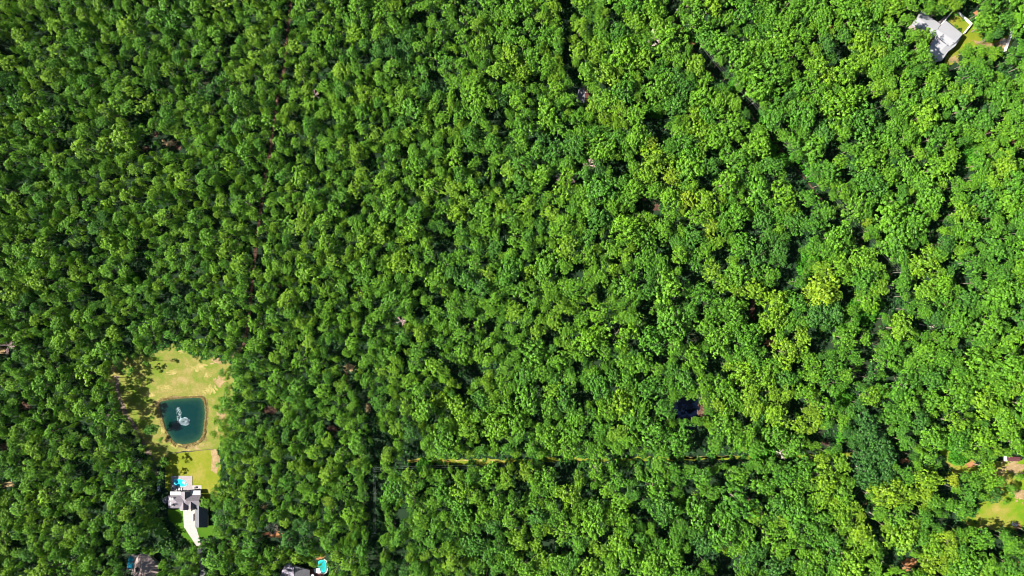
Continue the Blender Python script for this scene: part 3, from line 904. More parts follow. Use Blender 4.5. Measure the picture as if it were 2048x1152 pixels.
# rows of pale panels on the left hip
for (u, v) in ((340.5, 998), (345, 998), (340.5, 1007), (345, 1010)):
    z = 3.4 + (u - 336) / 17.0 * 3.2 + 0.12
    slab3('pale_roof_panel', [(u - 1.7, v - 2.6, z - .32), (u + 1.7, v - 2.6, z + .32), (u + 1.7, v + 2.6, z + .32), (u - 1.7, v + 2.6, z - .32)], M['metal_roof'], hA, bA, t=0.1)
boxes('chimney', [(*(W(392, 1013, 0) - bA).xy, 4.0, 1.0, 1.3, 8.0)], M['brickwall'], hA)
boxes('chimney', [(*(W(355.5, 1003, 0) - bA).xy, 3.9, 0.9, 0.9, 7.6)], M['dark'], hA)
for u in (362, 371):
    window(hA, bA, u + 2, 1020, 1.7, 1.4, 1.3, 0)
window(hA, bA, 384, 1019, 1.7, 1.4, 1.3, 0)
door = boxes('garage_door', [(0, 0, 1.2, 0.12, 4.8, 2.3)], M['white'], hA); door.location = W(392.0, 1034, 0) - bA - Vector((1.0, 0, 0))
# round pavilion made up for a shaded ground object, shade in its dark roof colour
bm = bmesh.new(); bmesh.ops.create_cone(bm, segments=8, radius1=2.3, radius2=0.05, depth=2.0, cap_ends=True)
me = bpy.data.meshes.new('standin_pavilion_roof'); bm.to_mesh(me); bm.free(); o = link('standin_pavilion_roof', me, M['shingle_dark'], hA); o.location = W(332.5, 1000, 3.8) - bA
bm = bmesh.new(); bmesh.ops.create_cone(bm, segments=8, radius1=2.0, radius2=2.0, depth=2.8, cap_ends=True)
me = bpy.data.meshes.new('standin_pavilion_wall'); bm.to_mesh(me); bm.free(); o = link('standin_pavilion_wall', me, M['brickwall'], hA); o.location = W(332.5, 1000, 1.4) - bA

# pool terrace
flat('pool_patio', [(342, 951.5), (384.7, 951.5), (384.7, 984), (342, 984)], 0.10, M['patio'], thick=0.12)
flat('patio', [(384.9, 970.6), (403.5, 970.6), (403.5, 981.5), (384.9, 981.5)], 0.10, M['concrete'], thick=0.12)
PP = [(348.5, 958.5), (353, 957.2), (362, 957.6), (366, 959.5), (369.5, 961), (372.5, 965), (374.2, 969), (371.5, 971.8), (366, 973.2), (358, 972.6), (350, 971), (347.6, 966)]
pw = pond('swimming_pool', PP, 0.26, M['pool'], None, kind='thing')
tag(pw, 'bright turquoise free-form swimming pool on the pinkish patio above the grey house', 'swimming pool')
cp = [W(361 + (u - 361) * 1.05, 965 + (v - 965) * 1.09) for u, v in PP]
cq = [W(u, v) for u, v in PP]
n = len(PP)
raw('coping', [p + Vector((0, 0, 0.30)) for p in cp + cq] + [p + Vector((0, 0, 0.22)) for p in cp], [(i, (i + 1) % n, n + (i + 1) % n, n + i) for i in range(n)] + [(i, 2 * n + i, 2 * n + (i + 1) % n, (i + 1) % n) for i in range(n)], M['concrete'], pw)
steps = flat('pool_steps', [(366, 961), (371, 964), (369, 970), (364, 966)], 0.275, M['concrete'], None, (2, .6), pw)


def umbrella(u, v, r, m, label, grp=None):
    b = W(u, v); b.z = 0.22
    t = thing('parasol', b, label, 'parasol', grp)
    tubes('pole', [((0, 0, 0), (0, 0, 2.5), 0.05, 0.05)], M['dark'], t)
    bm = bmesh.new(); bmesh.ops.create_cone(bm, segments=8, radius1=r, radius2=0.05, depth=0.6, cap_ends=False)
    me = bpy.data.meshes.new('canopy'); bm.to_mesh(me); bm.free(); o = link('canopy', me, m, t); o.location = (0, 0, 2.4)
    return t


umbrella(346.8, 963.2, 1.0, M['dark'], 'small dark parasol at the left rim of the turquoise pool')
umbrella(350.3, 971.8, 1.4, M['dark'], 'larger dark parasol at the lower left corner of the turquoise pool')


def lounger(u, v, rz, label):
    b = W(u, v); b.z = 0.22
    t = thing('sun_lounger', b, label, 'sun lounger', 'loungers round the turquoise pool', rz)
    boxes('seat', [(0, 0, 0.35, 0.7, 1.3, 0.08)], M['white'], t)
    o = boxes('backrest', [(0, 0, 0, 0.7, 0.7, 0.08)], M['white'], t); o.location = (0, 0.93, 0.55); o.rotation_euler = (0.7, 0, 0)
    for sx in (-.3, .3):
        for sy in (-.55, .55):
            boxes('leg', [(sx, sy, 0.16, 0.06, 0.06, 0.32)], M['white'], t)


for k, (u, rz, lb) in enumerate(((354, 0.1, 'white sun lounger below the pool, leftmost of three'), (359, -0.1, 'white sun lounger below the pool, middle of three'), (364, 0.05, 'white sun lounger below the pool, rightmost of three'))):
    lounger(u, 978.5, rz, lb)
b = W(392, 974.5); b.z = 0.22
t = thing('patio_table', b, 'dark square table on the small white patio right of the pool', 'table')
boxes('tabletop', [(0, 0, 0.74, 1.3, 1.3, 0.06)], M['dark'], t)
for sx in (-.5, .5):
    for sy in (-.5, .5):
        boxes('leg', [(sx, sy, 0.36, 0.08, 0.08, 0.7)], M['dark'], t)

# wire and post fence between the pond and the lawn
a, b = W(344, 905.5), W(431, 897.5)
fc = thing('fence', a, 'thin dark wire fence between the pond bank and the bright mown lawn', 'fence')
d = b - a
for i in range(15):
    q = d * (i / 14)
    tubes('post', [(q, q + Vector((0, 0, 1.4)), 0.09, 0.08)], M['wood'], fc)
for zz in (0.5, 0.9, 1.3):
    tubes('rail', [(Vector((0, 0, zz)), d + Vector((0, 0, zz)), 0.05, 0.05)], M['wood'], fc)

# small white vehicle in the shade left of the house
b = W(318.5, 978)
t = thing('parked_car', b, 'small white car parked in the tree shade left of the grey house', 'car', None, 1.75)
bm = bmesh.new()
prof = [(-1.9, .35), (-1.9, .85), (-1.2, .95), (1.0, .95), (1.85, .8), (1.9, .35)]
for y in (-.82, .82):
    for x, z in prof:
        bm.verts.new((x, y, z))
bm.verts.ensure_lookup_table(); k = len(prof)
bm.faces.new([bm.verts[i] for i in range(k)]); bm.faces.new([bm.verts[k + i] for i in reversed(range(k))])
for i in range(k):
    bm.faces.new((bm.verts[i], bm.verts[k + i], bm.verts[k + (i + 1) % k], bm.verts[(i + 1) % k]))
bmesh.ops.recalc_face_normals(bm, faces=bm.faces)
me = bpy.data.meshes.new('body'); bm.to_mesh(me); bm.free(); link('body', me, M['white'], t)
bm = bmesh.new(); box_bm(bm, -.3, 0, 1.2, 2.0, 1.4, .5)
for v in bm.verts:
    if v.co.z > 1.3:
        v.co.x = -.3 + (v.co.x + .3) * .7; v.co.y *= .85
me = bpy.data.meshes.new('cabin'); bm.to_mesh(me); bm.free(); cb = link('cabin', me, M['glass'], t)
boxes('car_roof', [(-.3, 0, 1.48, 1.45, 1.2, .05)], M['white'], t)
for x in (-1.2, 1.2):
    for y in (-.8, .8):
        bm = bmesh.new(); tube_bm(bm, (x, y - .1, .33), (x, y + .1, .33), .33, .33, 12)
        me = bpy.data.meshes.new('wheel'); bm.to_mesh(me); bm.free(); link('wheel', me, M['rubber'], t)

# house B, top right, white metal roof
bB = W(1885, 75); bB.z = 0
hB = thing('house', bB, 'large house with bright white metal roof in the upper right corner', 'house')
# wing A: long axis down to the right; a low gable whose ridge follows it
def roofquad(name, pts, m, par=hB, base=bB, faces=None):
    return slab3(name, [(a, b, c + 1.8) for a, b, c in pts], m, par, base, faces)


roofquad('roof', [(1844, 20, 4.2), (1859, 33, 4.2), (1882, 48.5, 4.2), (1872, 62.5, 5.3), (1834.5, 34, 5.3), (1823.5, 50, 4.2), (1862, 78, 4.2)], M['metal_roof'], faces=[(0, 1, 2, 3, 4), (4, 3, 6, 5)])
prism_px('wall', [(1845, 22), (1881, 48.5), (1861, 76), (1825, 49)], 0, 5.8, M['brickwall'], hB, bB, 0.05)
roofquad('roof', [(1891, 40.5, 4.6), (1925.5, 68, 4.6), (1912, 84, 5.8), (1875, 59, 5.8), (1897, 94, 4.6), (1866, 70, 4.6)], M['metal_roof'], faces=[(0, 1, 2, 3), (3, 2, 4, 5)])
prism_px('wall', [(1891, 42), (1924, 68.5), (1897, 93), (1867, 70)], 0, 6.2, M['brickwall'], hB, bB, 0.05)
roofquad('roof', [(1925, 68.5, 4.3), (1911, 91.5, 4.3), (1896.5, 103, 4.3), (1883, 122, 4.3), (1898, 84, 5.1), (1869, 117, 5.1), (1872, 72, 4.0), (1858, 96, 4.0), (1856, 112.5, 4.0), (1870, 123.5, 4.0)], M['metal_roof'], faces=[(0, 1, 2, 4), (2, 3, 5, 4), (4, 5, 8, 7, 6), (3, 9, 8, 5)])
prism_px('wall', [(1923, 69), (1882, 121), (1858, 110), (1873, 74)], 0, 5.7, M['brickwall'], hB, bB, 0.05)
roofquad('ridge_step', [(1873.5, 72, 5.0), (1897.5, 91.5, 5.0), (1896.7, 92.6, 5.0), (1872.7, 73.1, 5.0)], M['dark'])
for (u, v) in ((1886, 68.5), (1906, 84.5), (1887, 79.5), (1877, 57.5)):
    tubes('vent_pipe', [(W(u, v, 6.4) - bB, W(u, v, 8.0) - bB, 0.25, 0.25)], M['dark'], hB, 8)
for (u, v) in ((1918, 80), (1905, 97), (1890, 114)):
    window(hB, bB, u, v, 1.9, 1.6, 1.3, math.radians(52))


def fence_line(name, pts, label, m, h=1.8, w=0.35, posts=True):
    base = W(*pts[0])
    t = thing(name, base, label, 'fence')
    for a, b in zip(pts[:-1], pts[1:]):
        p, q = W(*a) - base, W(*b) - base
        d = q - p
        n = max(1, int(d.length / 2.4))
        ang = math.atan2(d.y, d.x)
        for i in range(n):
            c = p + d * ((i + 0.5) / n)
            boxes('fence_panel', [(c.x, c.y, h / 2 + .1, d.length / n - .1, w * .4, h, ang)], m, t)
            e = p + d * (i / n)
            boxes('post', [(e.x, e.y, h / 2 + .15, w, w, h + .3, ang)], m, t)
        boxes('cap_rail', [((p.x + q.x) / 2, (p.y + q.y) / 2, h + .22, d.length, w + .15, .1, ang)], m, t)
    return t


fence_line('white_fence', [(1915, 27), (1940, 49.5), (1925, 68.5)], 'white board fence round the small lawn right of the white metal roof', M['white'], 1.8, 0.45)
fence_line('white_fence', [(1881, 49), (1899, 28), (1902, 24)], 'short white fence running up from the notch in the white metal roof', M['white'], 1.8, 0.4)
fence_line('white_fence', [(2021, 66), (2016, 80), (2007, 104)], 'slanting white fence beside the concrete pad at the far right edge', M['white'], 1.6, 0.9)
flat('patio', [(1876, 44), (1888, 34), (1896, 29), (1900, 33), (1884, 48)], 0.12, M['patio'])

# house C, bottom left, taupe hipped roof
bC = W(292, 1135); bC.z = 0
hC = thing('house', bC, 'taupe hip roofed house cut by the bottom edge beside a narrow blue pool', 'house')
slab3('roof', [(273.6, 1110.5, 3.4), (281, 1108.3, 7.0), (287, 1160, 7.0), (266, 1160, 3.4), (266.5, 1146, 3.4), (270, 1128, 3.4)], M['shingle_taupe'], hC, bC, [(0, 1, 2, 3, 4, 5)])
slab3('roof', [(281, 1108.3, 7.0), (294, 1107, 5.0), (309, 1120, 3.6), (317, 1130, 3.4), (317, 1160, 3.4), (287, 1160, 7.0)], M['shingle_taupe'], hC, bC, [(0, 1, 2, 3, 4, 5)])
for (v0, v1) in ((1126.5, 1134), (1139.5, 1147)):
    slab3('dormer_roof', [(301, v0 + 1, 5.9), (317.5, v0 + 2, 5.2), (318, (v0 + v1) / 2 + 1, 6.4), (297, (v0 + v1) / 2, 6.7), (317.5, v1, 5.2), (300, v1, 5.8)], M['shingle_taupe'], hC, bC, [(0, 1, 2, 3), (3, 2, 4, 5)])
prism_px('wall', [(272, 1112), (296, 1110), (315, 1128), (315, 1158), (268, 1158)], 0, 3.2, M['brickwall'], hC, bC, 0.05)
boxes('chimney', [(*(W(284, 1131, 0) - bC).xy, 4.2, 0.7, 2.2, 8.0)], M['shingle_dark'], hC)
window(hC, bC, 316, 1133, 2.6, 1.4, 1.2, math.pi / 2)
pl = pond('swimming_pool', [(258.5, 1112), (263, 1111.5), (268, 1113), (268.5, 1120), (266, 1136), (260, 1137), (254.5, 1135.5), (256, 1122)], 0.16, M['pool2'], None, kind='thing')
tag(pl, 'narrow deep blue swimming pool left of the taupe hip roofed house', 'swimming pool')
pts = [(254.3, 1135.8), (257, 1138.6), (261.5, 1139.2), (265.6, 1137)]
tubes('coping', [(W(*a) + Vector((0, 0, .25)), W(*b) + Vector((0, 0, .25)), .3, .3) for a, b in zip(pts[:-1], pts[1:])], M['concrete'], pl)
ring = [(267.5 + 3.2 * math.cos(a), 1112.5 + 3.2 * math.sin(a)) for a in [x * 0.5 for x in range(5, 12)]]
tubes('coping', [(W(*a) + Vector((0, 0, .25)), W(*b) + Vector((0, 0, .25)), .28, .28) for a, b in zip(ring[:-1], ring[1:])], M['concrete'], pl)
flat('patio', [(265, 1108), (275, 1110), (272, 1150), (262, 1150), (264, 1140), (269, 1122)], 0.10, M['patio'])

# house D, bottom, lavender grey roof
bD = W(590, 1148); bD.z = 0
hD = thing('house', bD, 'lavender grey gabled roof cut by the bottom edge left of a green pool', 'house')
slab3('roof', [(558, 1162, 3.3), (562, 1146, 3.4), (569, 1131, 4.0), (579, 1127, 5.2), (588, 1135.5, 6.6), (588, 1162, 6.6)], M['shingle_lav'], hD, bD)
slab3('roof', [(588.2, 1130.5, 6.2), (602, 1136, 5.0), (619.5, 1140, 3.4), (619.5, 1162, 3.4), (588.2, 1162, 6.6)], M['shingle_dark'], hD, bD)  # right slope of the same roof, its shade put into the darker shingles
prism_px('wall', [(564, 1146), (572, 1133), (588, 1133), (617, 1142), (617, 1160), (562, 1160)], 0, 3.1, M['brickwall'], hD, bD, 0.04)
boxes('chimney', [(*(W(588, 1148, 0) - bD).xy, 4.0, 0.9, 1.3, 7.8)], M['brickwall'], hD)
window(hD, bD, 619, 1150, 1.8, 1.4, 1.3, math.pi / 2)
flat('deck', [(619, 1138), (629.5, 1138), (632, 1146), (648, 1146), (650, 1175), (619, 1175)], 0.12, M['redbrown'], thick=0.25)
flat('patio', [(627.5, 1137), (640, 1136), (642, 1146), (630, 1146)], 0.42, M['white'])
pl = pond('swimming_pool', [(637, 1122), (642, 1119.5), (649, 1120), (652.5, 1125), (653, 1137), (652, 1143), (647, 1145.5), (641, 1143), (637.5, 1136), (636, 1128)], 0.16, M['pool3'], None, kind='thing')
tag(pl, 'green-turquoise swimming pool beside the red-brown deck at the bottom edge', 'swimming pool')
cp = [(648, 1118), (653, 1121), (655, 1128), (655, 1138), (654, 1144), (648, 1147.5), (641, 1145)]
tubes('coping', [(W(*a) + Vector((0, 0, .25)), W(*b) + Vector((0, 0, .25)), .35, .35) for a, b in zip(cp[:-1], cp[1:])], M['white'], pl)
umbrella(626, 1150, 1.7, M['white'], 'round white parasol on the red-brown deck at the bottom edge')
soil(641, 1114, 9, 5, 'clay', 0.13, 91)

# cabin in the woods, upper middle
bE = W(1168, 190); bE.z = 0
hE = thing('cabin', bE, 'shaded grey gable roof nearly hidden by trees in the upper middle woods', 'house')
slab3('roof', [(1157.5, 178, 3.0), (1169.3, 174, 5.6), (1169.8, 206, 5.6), (1151, 205, 3.0)], M['shingle_dark'], hE, bE)
slab3('roof', [(1169.3, 174, 5.6), (1176, 184, 3.0), (1184.5, 201, 3.0), (1169.8, 206, 5.6)], M['redbrown'], hE, bE)
prism_px('wall', [(1158, 180), (1176, 184), (1183, 201), (1153, 204)], 0, 2.9, M['brickwall'], hE, bE, 0.06)
boxes('chimney', [(*(W(1169.5, 190, 0) - bE).xy, 3.2, 0.7, 0.7, 6.0)], M['brickwall'], hE)
window(hE, bE, 1180, 193, 1.6, 1.0, 1.0, math.pi / 2)

# shed at the right edge
bF = W(2025, 917.5); bF.z = 0
t = thing('shed', bF, 'low maroon roofed shed with white front on the dry field, right edge', 'shed')
slab3('roof', [(2014.5, 912.5, 2.7), (2041, 914, 2.7), (2041, 918, 3.3), (2014.5, 917, 3.3), (2041, 922.5, 2.6), (2014.5, 922, 2.6)], M['maroon'], t, bF, [(0, 1, 2, 3), (3, 2, 4, 5)])
prism_px('wall', [(2015, 913.5), (2040, 915), (2040, 921.5), (2015, 921)], 0, 2.5, M['maroon'], t, bF, 0.02)
slab3('front_canopy', [(2008, 911.8, 2.5), (2015, 912.3, 2.7), (2015, 922.5, 2.7), (2008, 921.5, 2.5)], M['white'], t, bF)
for v in (912.6, 921):
    tubes('post', [(W(2008.8, v, 0) - bF, W(2008.8, v, 2.4) - bF, .08, .08)], M['white'], t)
boxes('door', [(*(W(2014.4, 917, 0) - bF).xy, 1.0, 0.1, 1.2, 2.0)], M['white'], t)

# scrap pile on the field edge: boards
gp = thing('board_pile', W(2028, 1048), 'jumbled heap of white boards on bare soil at the lower right field', 'pile')
rb = random.Random(8)
for i in range(13):
    bb = boxes('board', [(0, 0, 0, rb.uniform(1.6, 3.2), 0.28, 0.08)], M['white'], gp)
    bb.location = (rb.uniform(-2.2, 2.2), rb.uniform(-1.2, 1.0), 0.15 + 0.07 * i)
    bb.rotation_euler = (rb.uniform(-.15, .15), rb.uniform(-.12, .12), rb.uniform(0, 3.14))


# ------------------------------------------------------------------ power line
def pole(u, v, ang, label, hgt=11.0, arm=2.6, grp='wooden utility poles of the power line'):
    b = W(u, v)
    t = thing('utility_pole', b, label, 'utility pole', grp, ang)
    tubes('pole', [((0, 0, 0), (0, 0, hgt), 0.22, 0.15)], M['wood'], t, 8)
    boxes('crossarm', [(0, 0, hgt - 0.6, 0.16, arm, 0.16)], M['wire'], t)
    for y in (-arm * .45, 0, arm * .45):
        tubes('insulator', [((0, y, hgt - .5), (0, y, hgt - .15), .09, .06)], M['white'], t, 6)
    bm = bmesh.new(); tube_bm(bm, (0.35, 0, hgt - 2.2), (0.35, 0, hgt - 1.2), .28, .28, 10)
    me = bpy.data.meshes.new('transformer'); bm.to_mesh(me); bm.free(); link('transformer', me, M['wire'], t)
    return b + Vector((0, 0, hgt - 0.15)), ang


def wires(p1, p2, label, arm=2.6, nw=3):
    a, aa = p1; b, ab = p2
    d = (b - a); ang = math.atan2(d.y, d.x)
    t = thing('power_line', a, label, 'power line', 'wires between the utility poles')
    for y in ([-arm * .45, 0, arm * .45] if nw == 3 else [0]):
        off = Vector((-math.sin(ang) * y, math.cos(ang) * y, 0))
        segs = []
        N = 10
        for i in range(N):
            f0, f1 = i / N, (i + 1) / N
            p = d * f0 + off - Vector((0, 0, 4 * 1.0 * f0 * (1 - f0)))
            q = d * f1 + off - Vector((0, 0, 4 * 1.0 * f1 * (1 - f1)))
            segs.append((p, q, .028, .028))
        tubes('wire', segs, M['wire'], t, 4)


an = lambda a, b: math.atan2(-(b[1] - a[1]), b[0] - a[0])
PL = [(1348, 30), (1418, 130), (1496, 213), (1588, 320), (1690, 440), (1785, 545)]
lb = ['topmost utility pole of the diagonal line, just below the top edge', 'second utility pole down the diagonal line in the upper right woods', 'third utility pole down the diagonal line in the upper right woods',
      'fourth utility pole, at the wide gap of the diagonal line', 'fifth utility pole down the diagonal line, nearly hidden', 'lowest utility pole of the diagonal line, above the pale dead tree']
PP_ = [pole(u, v, an(PL[max(0, i - 1)], PL[min(5, i + 1)]), lb[i]) for i, (u, v) in enumerate(PL)]
sp = ['first', 'second', 'third', 'fourth', 'fifth']
for i in range(5):
    wires(PP_[i], PP_[i + 1], 'thin wires over the diagonal gap, %s span from the top' % sp[i])
q1 = pole(754, 931, 0.1, 'utility pole at the corner where the straight line turns, left of the tan track')
q2 = pole(756, 977, math.pi / 2, 'utility pole in the dark upright gap, below the corner pole')
q3 = pole(793, 929, 0.05, 'utility pole at the left end of the tan track')
q4 = pole(755, 1056, math.pi / 2, 'utility pole deep in the dark upright gap, nearest the bottom edge')
wires(q3, q1, 'level wires between the corner pole and the tan track')
wires(q1, q2, 'upright wires below the corner pole', 1.4)
wires(q2, q4, 'upright wires in the dark gap, nearest the bottom edge', 1.4)
q5 = pole(1010, 925, 0.03, 'utility pole at the right end of the tan track')
wires(q5, q3, 'long level wires along the tan track')


# ------------------------------------------------------------------ dead trees
def dead_tree(u, v, R, hgt, m, label, seed, lean=(0, 0), dens=9, z0=5.0):
    rg = random.Random(seed)
    cu = W(u, v, hgt)
    b = Vector((cu.x, cu.y, 0))
    t = thing('dead_tree', b, label, 'dead tree', 'bare dead trees in the wood')
    top = Vector((lean[0], lean[1], hgt * 0.8))
    tubes('trunk', [((0, 0, -.2), top * 0.5, .4, .32), (top * 0.5, top, .32, .2)], m, t)
    segs = []
    for i in range(dens):
        a = i * 2.4 + rg.uniform(-.4, .4)
        s = top * rg.uniform(0.7, 1.0)
        e = s + Vector((math.cos(a) * R * rg.uniform(.5, .8), math.sin(a) * R * rg.uniform(.5, .8), rg.uniform(.8, 3)))
        segs.append((s, e, .17, .1))
        for j in range(4):
            aa = a + rg.uniform(-.9, .9)
            e2 = e + Vector((math.cos(aa), math.sin(aa), .4)) * R * rg.uniform(.2, .42)
            segs.append((s + (e - s) * rg.uniform(.4, 1), e2, .10, .05))
            for q in range(3):
                a3 = aa + rg.uniform(-1, 1)
                segs.append((e2 * 1.0, e2 + Vector((math.cos(a3), math.sin(a3), .3)) * R * .16, .06, .03))
    tubes('branch', segs, m, t, 4)
    return t


DEADS = [(1180, 328, 3.6, 19, 'pinkdead', 'pink-grey leafless tree in the middle upper woods, rounder of the pink ones', 1, 14),
         (1145, 355, 2.8, 18, 'pinkdead', 'small pink-grey leafless tree, middle one of the pink three', 2, 11),
         (1121, 353, 2.6, 18, 'pinkdead', 'small pink-grey leafless tree, leftmost of the pink three', 3, 10),
         (1312, 69, 4.0, 19, 'dead', 'bleached dead tree with forked bare branches near the top edge, left of the diagonal gap', 4, 7),
         (1302, 88, 2.6, 17, 'dead', 'thin bleached dead tree just below the forked one near the top edge', 5, 5),
         (628, 187, 2.2, 16, 'pinkdead', 'pinkish dead tree in the upper left woods, right of the dirt road', 6, 9),
         (1775, 573, 4.4, 13, 'dead', 'pale dead tree at the lower end of the diagonal power line', 7, 10),
         (8, 692, 4.2, 18, 'pinkdead', 'grey-pink bare tree at the left edge of the picture', 8, 11),
         (232, 952, 3.2, 18, 'dead', 'grey bare twigs in the crowns left of the bright lawn', 9, 8),
         (800, 643, 2.8, 16, 'pinkdead', 'dull pinkish bare tree in a small dark gap, middle left woods', 10, 7),
         (1565, 910, 3.0, 14, 'dead', 'pale bare tree at the right end of the level power line gap', 11, 7),
         (1738, 945, 2.6, 17, 'dead', 'bare pinkish twigs in the large dark crown, lower right', 12, 7),
         (543, 1058, 3.4, 9, 'pinkdead', 'low bare brown tree on the orange soil above the bottom roofs', 13, 9),
         (495, 408, 2.0, 17, 'pinkdead', 'small bare twig crown left of the dirt road bend', 14, 6)]
for (u, v, R, hg, mm, lbv, sd, dn) in DEADS:
    dead_tree(u, v, R, hg, M[mm], lbv, sd, dens=dn)


def log(p, q, label, r=.3):
    a, b = W(*p, 0.5), W(*q, 0.5)
    t = thing('fallen_trunk', a, label, 'fallen trunk', 'pale fallen or leaning trunks')
    d = b - a
    tubes('trunk', [((0, 0, 0), d * .5, r, r * .75), (d * .5, d, r * .75, r * .35)], M['dead'], t, 7)
    segs = []
    for f, s in ((.55, 1), (.7, -1), (.85, 1)):
        nrm = Vector((-d.y, d.x, 0)).normalized()
        segs.append((d * f, d * (f + .13) + nrm * s * 1.6 + Vector((0, 0, .6)), .12, .05))
    tubes('branch', segs, M['dead'], t, 5)


log((1838, 648), (1868, 655), 'long pale fallen trunk lying level in the right woods', .35)
log((1724, 972), (1736, 988), 'pale fallen trunk beside the narrow dark gap, lower right', .3)
log((1738, 1024), (1756, 1036), 'forked pale trunk lower right, below the large dark crown', .35)
log((1962, 198), (1968, 186), 'short pale trunk in a dark hollow below the white metal roof', .3)
log((1998, 612), (2004, 600), 'small pale trunk near the right edge', .25)
log((236, 798), (243, 806), 'short pale log beside the dirt track left of the pond', .3)


# ------------------------------------------------------------------ trees
def spacing(u, v):
    s = 25.0 + 12.0 * max(0, min(1, (u - 700) / 700.0))
    if u > 900 and u < 1200:
        s -= 1.0
    return s


def okspot(u, v, r):
    for poly in OPEN:
        x0 = min(p[0] for p in poly) - r; x1 = max(p[0] for p in poly) + r
        if u < x0 or u > x1:
            continue
        if edge_d(u, v, poly) < r * 0.8:
            return False
    for pts, hw in LANES:
        if line_d((u, v), pts) < hw + r * 0.78:
            return False
    for pts, hw in SOFT_LANES:
        if line_d((u, v), pts) < hw + r * 0.55:
            return False
    for (a, b, c) in GAPS:
        c *= 1.12
        if abs(u - a) < c + r and abs(v - b) < c + r and math.hypot(u - a, v - b) < c + r * 0.82:
            return False
    return True


# crowns placed one by one where the photograph shows them: u, v, radius px, tint, style
HAND = [(1846, 73, 22, .60, 'broad', 'bright green tree overlapping the middle of the white metal roof', 13), (1880, 20, 14, .35, 'broad', 'olive green tree above the notch of the white metal roof', 12),
        (1905, 12, 17, .66, 'broad', 'light green tree above the small fenced lawn, upper right', 13), (1968, 50, 25, .5, 'broad', 'vivid round tree standing on the lawn right of the white fence', 12),
        (1932, 102, 15, .48, 'broad', 'bright round bushy tree right of the white roof, below the lawn', 9), (1960, 105, 15, .55, 'broad', 'green tree on the lower edge of the orange path, upper right', 10),
        (1985, 106, 14, .6, 'broad', 'yellow-green tree just below the orange path end, upper right', 10),
        (1936, 986, 21, .24, 'broad', 'round dark green tree at the left end of the lower right field', 13), (1986, 990, 20, .12, 'broad', 'round grey-green tree standing alone in the lower right field', 12),
        (2021, 978, 13, .4, 'broad', 'small green tree right of the lone grey-green one, lower right field', 9), (2038, 953, 9, .45, 'broad', 'little bushy tree near the right edge below the shed', 5),
        (2012, 1004, 7, .5, 'broad', 'tiny green bush between the two field trees, lower right', 4), (1972, 936, 20, .58, 'broad', 'light green tree between the two clearings, lower right', 12),
        (1978, 965, 16, .55, 'broad', 'light green tree above the lone grey-green one, lower right field', 11), (1944, 953, 14, .42, 'broad', 'green tree below the orange soil patch, lower right', 10),
        (1905, 962, 15, .98, 'broad', 'yellow tree standing in dark shade left of the lower right field', 12),
        (411, 1006, 11, .55, 'broad', 'light green tree overlapping the right end of the grey house', 9), (428, 990, 12, .38, 'pine', 'green tree right of the grey house, above its dark garage roof', 12),
        (425, 1012, 8, .5, 'broad', 'small light tree right of the grey house, second down', 8), (432, 842, 9, .68, 'broad', 'low bright bush tree on the right bank of the pond', 5), (428, 868, 9, .7, 'broad', 'low yellow-green bush tree at the lower right bank of the pond', 5),
        (432, 815, 8, .6, 'broad', 'low bright bush tree at the upper right bank of the pond', 5), (446, 745, 9, .3, 'pine', 'dark crown on the right edge of the dry meadow', 12),
        (258, 742, 11, .4, 'airy', 'thin green crown in the shaded left part of the dry meadow', 12), (290, 725, 9, .5, 'airy', 'small light crown on the upper left rim of the dry meadow', 12), (301, 832, 8, .45, 'airy', 'small thin crown left of the pond', 3.5),
        (320, 882, 9, .4, 'airy', 'thin crown on the lower left pond bank', 3), (330, 925, 10, .42, 'airy', 'thin green crown left of the bright mown lawn', 9), (296, 700, 12, .45, 'pine', 'lit pine crown above the upper left corner of the dry meadow', 17),
        (303, 858, 13, .25, 'broad', 'dark crown left of the pond, below the dirt track bend', 9), (322, 950, 9, .35, 'airy', 'dark thin crown beside the upper left corner of the pool patio', 9),
        (641, 1131, 6, .5, 'airy', 'thin crown dappling the green-turquoise pool at the bottom edge', 9),
        (1842, 92, 17, .5, 'broad', 'tall bright tree against the lower left side of the white metal roof', 22), (1848, 112, 16, .45, 'broad', 'tall tree hiding the lower left corner of the white metal roof', 22),
        (1826, 72, 15, .5, 'broad', 'tall tree left of the white metal roof, level with its middle', 23), (1811, 42, 15, .48, 'broad', 'tall tree touching the upper left end of the white metal roof', 23),
        (1822, 10, 14, .5, 'broad', 'tall tree at the top edge just left of the white metal roof', 21), (1862, 132, 15, .4, 'broad', 'green tree below the lowest corner of the white metal roof', 15)]
placed = []     # u, v, r px, tint, style, crown height, label
for h_ in HAND:
    if h_[2] > 0:
        placed.append([h_[0], h_[1], h_[2], h_[3], h_[4], float(h_[6]), h_[5]])
NH = len(placed)

cell = 40
grid = {}


def near(u, v):
    a, b = int(u // cell), int(v // cell)
    for i in (a - 1, a, a + 1):
        for j in (b - 1, b, b + 1):
            for k in grid.get((i, j), ()):
                yield placed[k]


def put(t):
    placed.append(t)
    grid.setdefault((int(t[0] // cell), int(t[1] // cell)), []).append(len(placed) - 1)


for k in range(NH):
    grid.setdefault((int(placed[k][0] // cell), int(placed[k][1] // cell)), []).append(k)

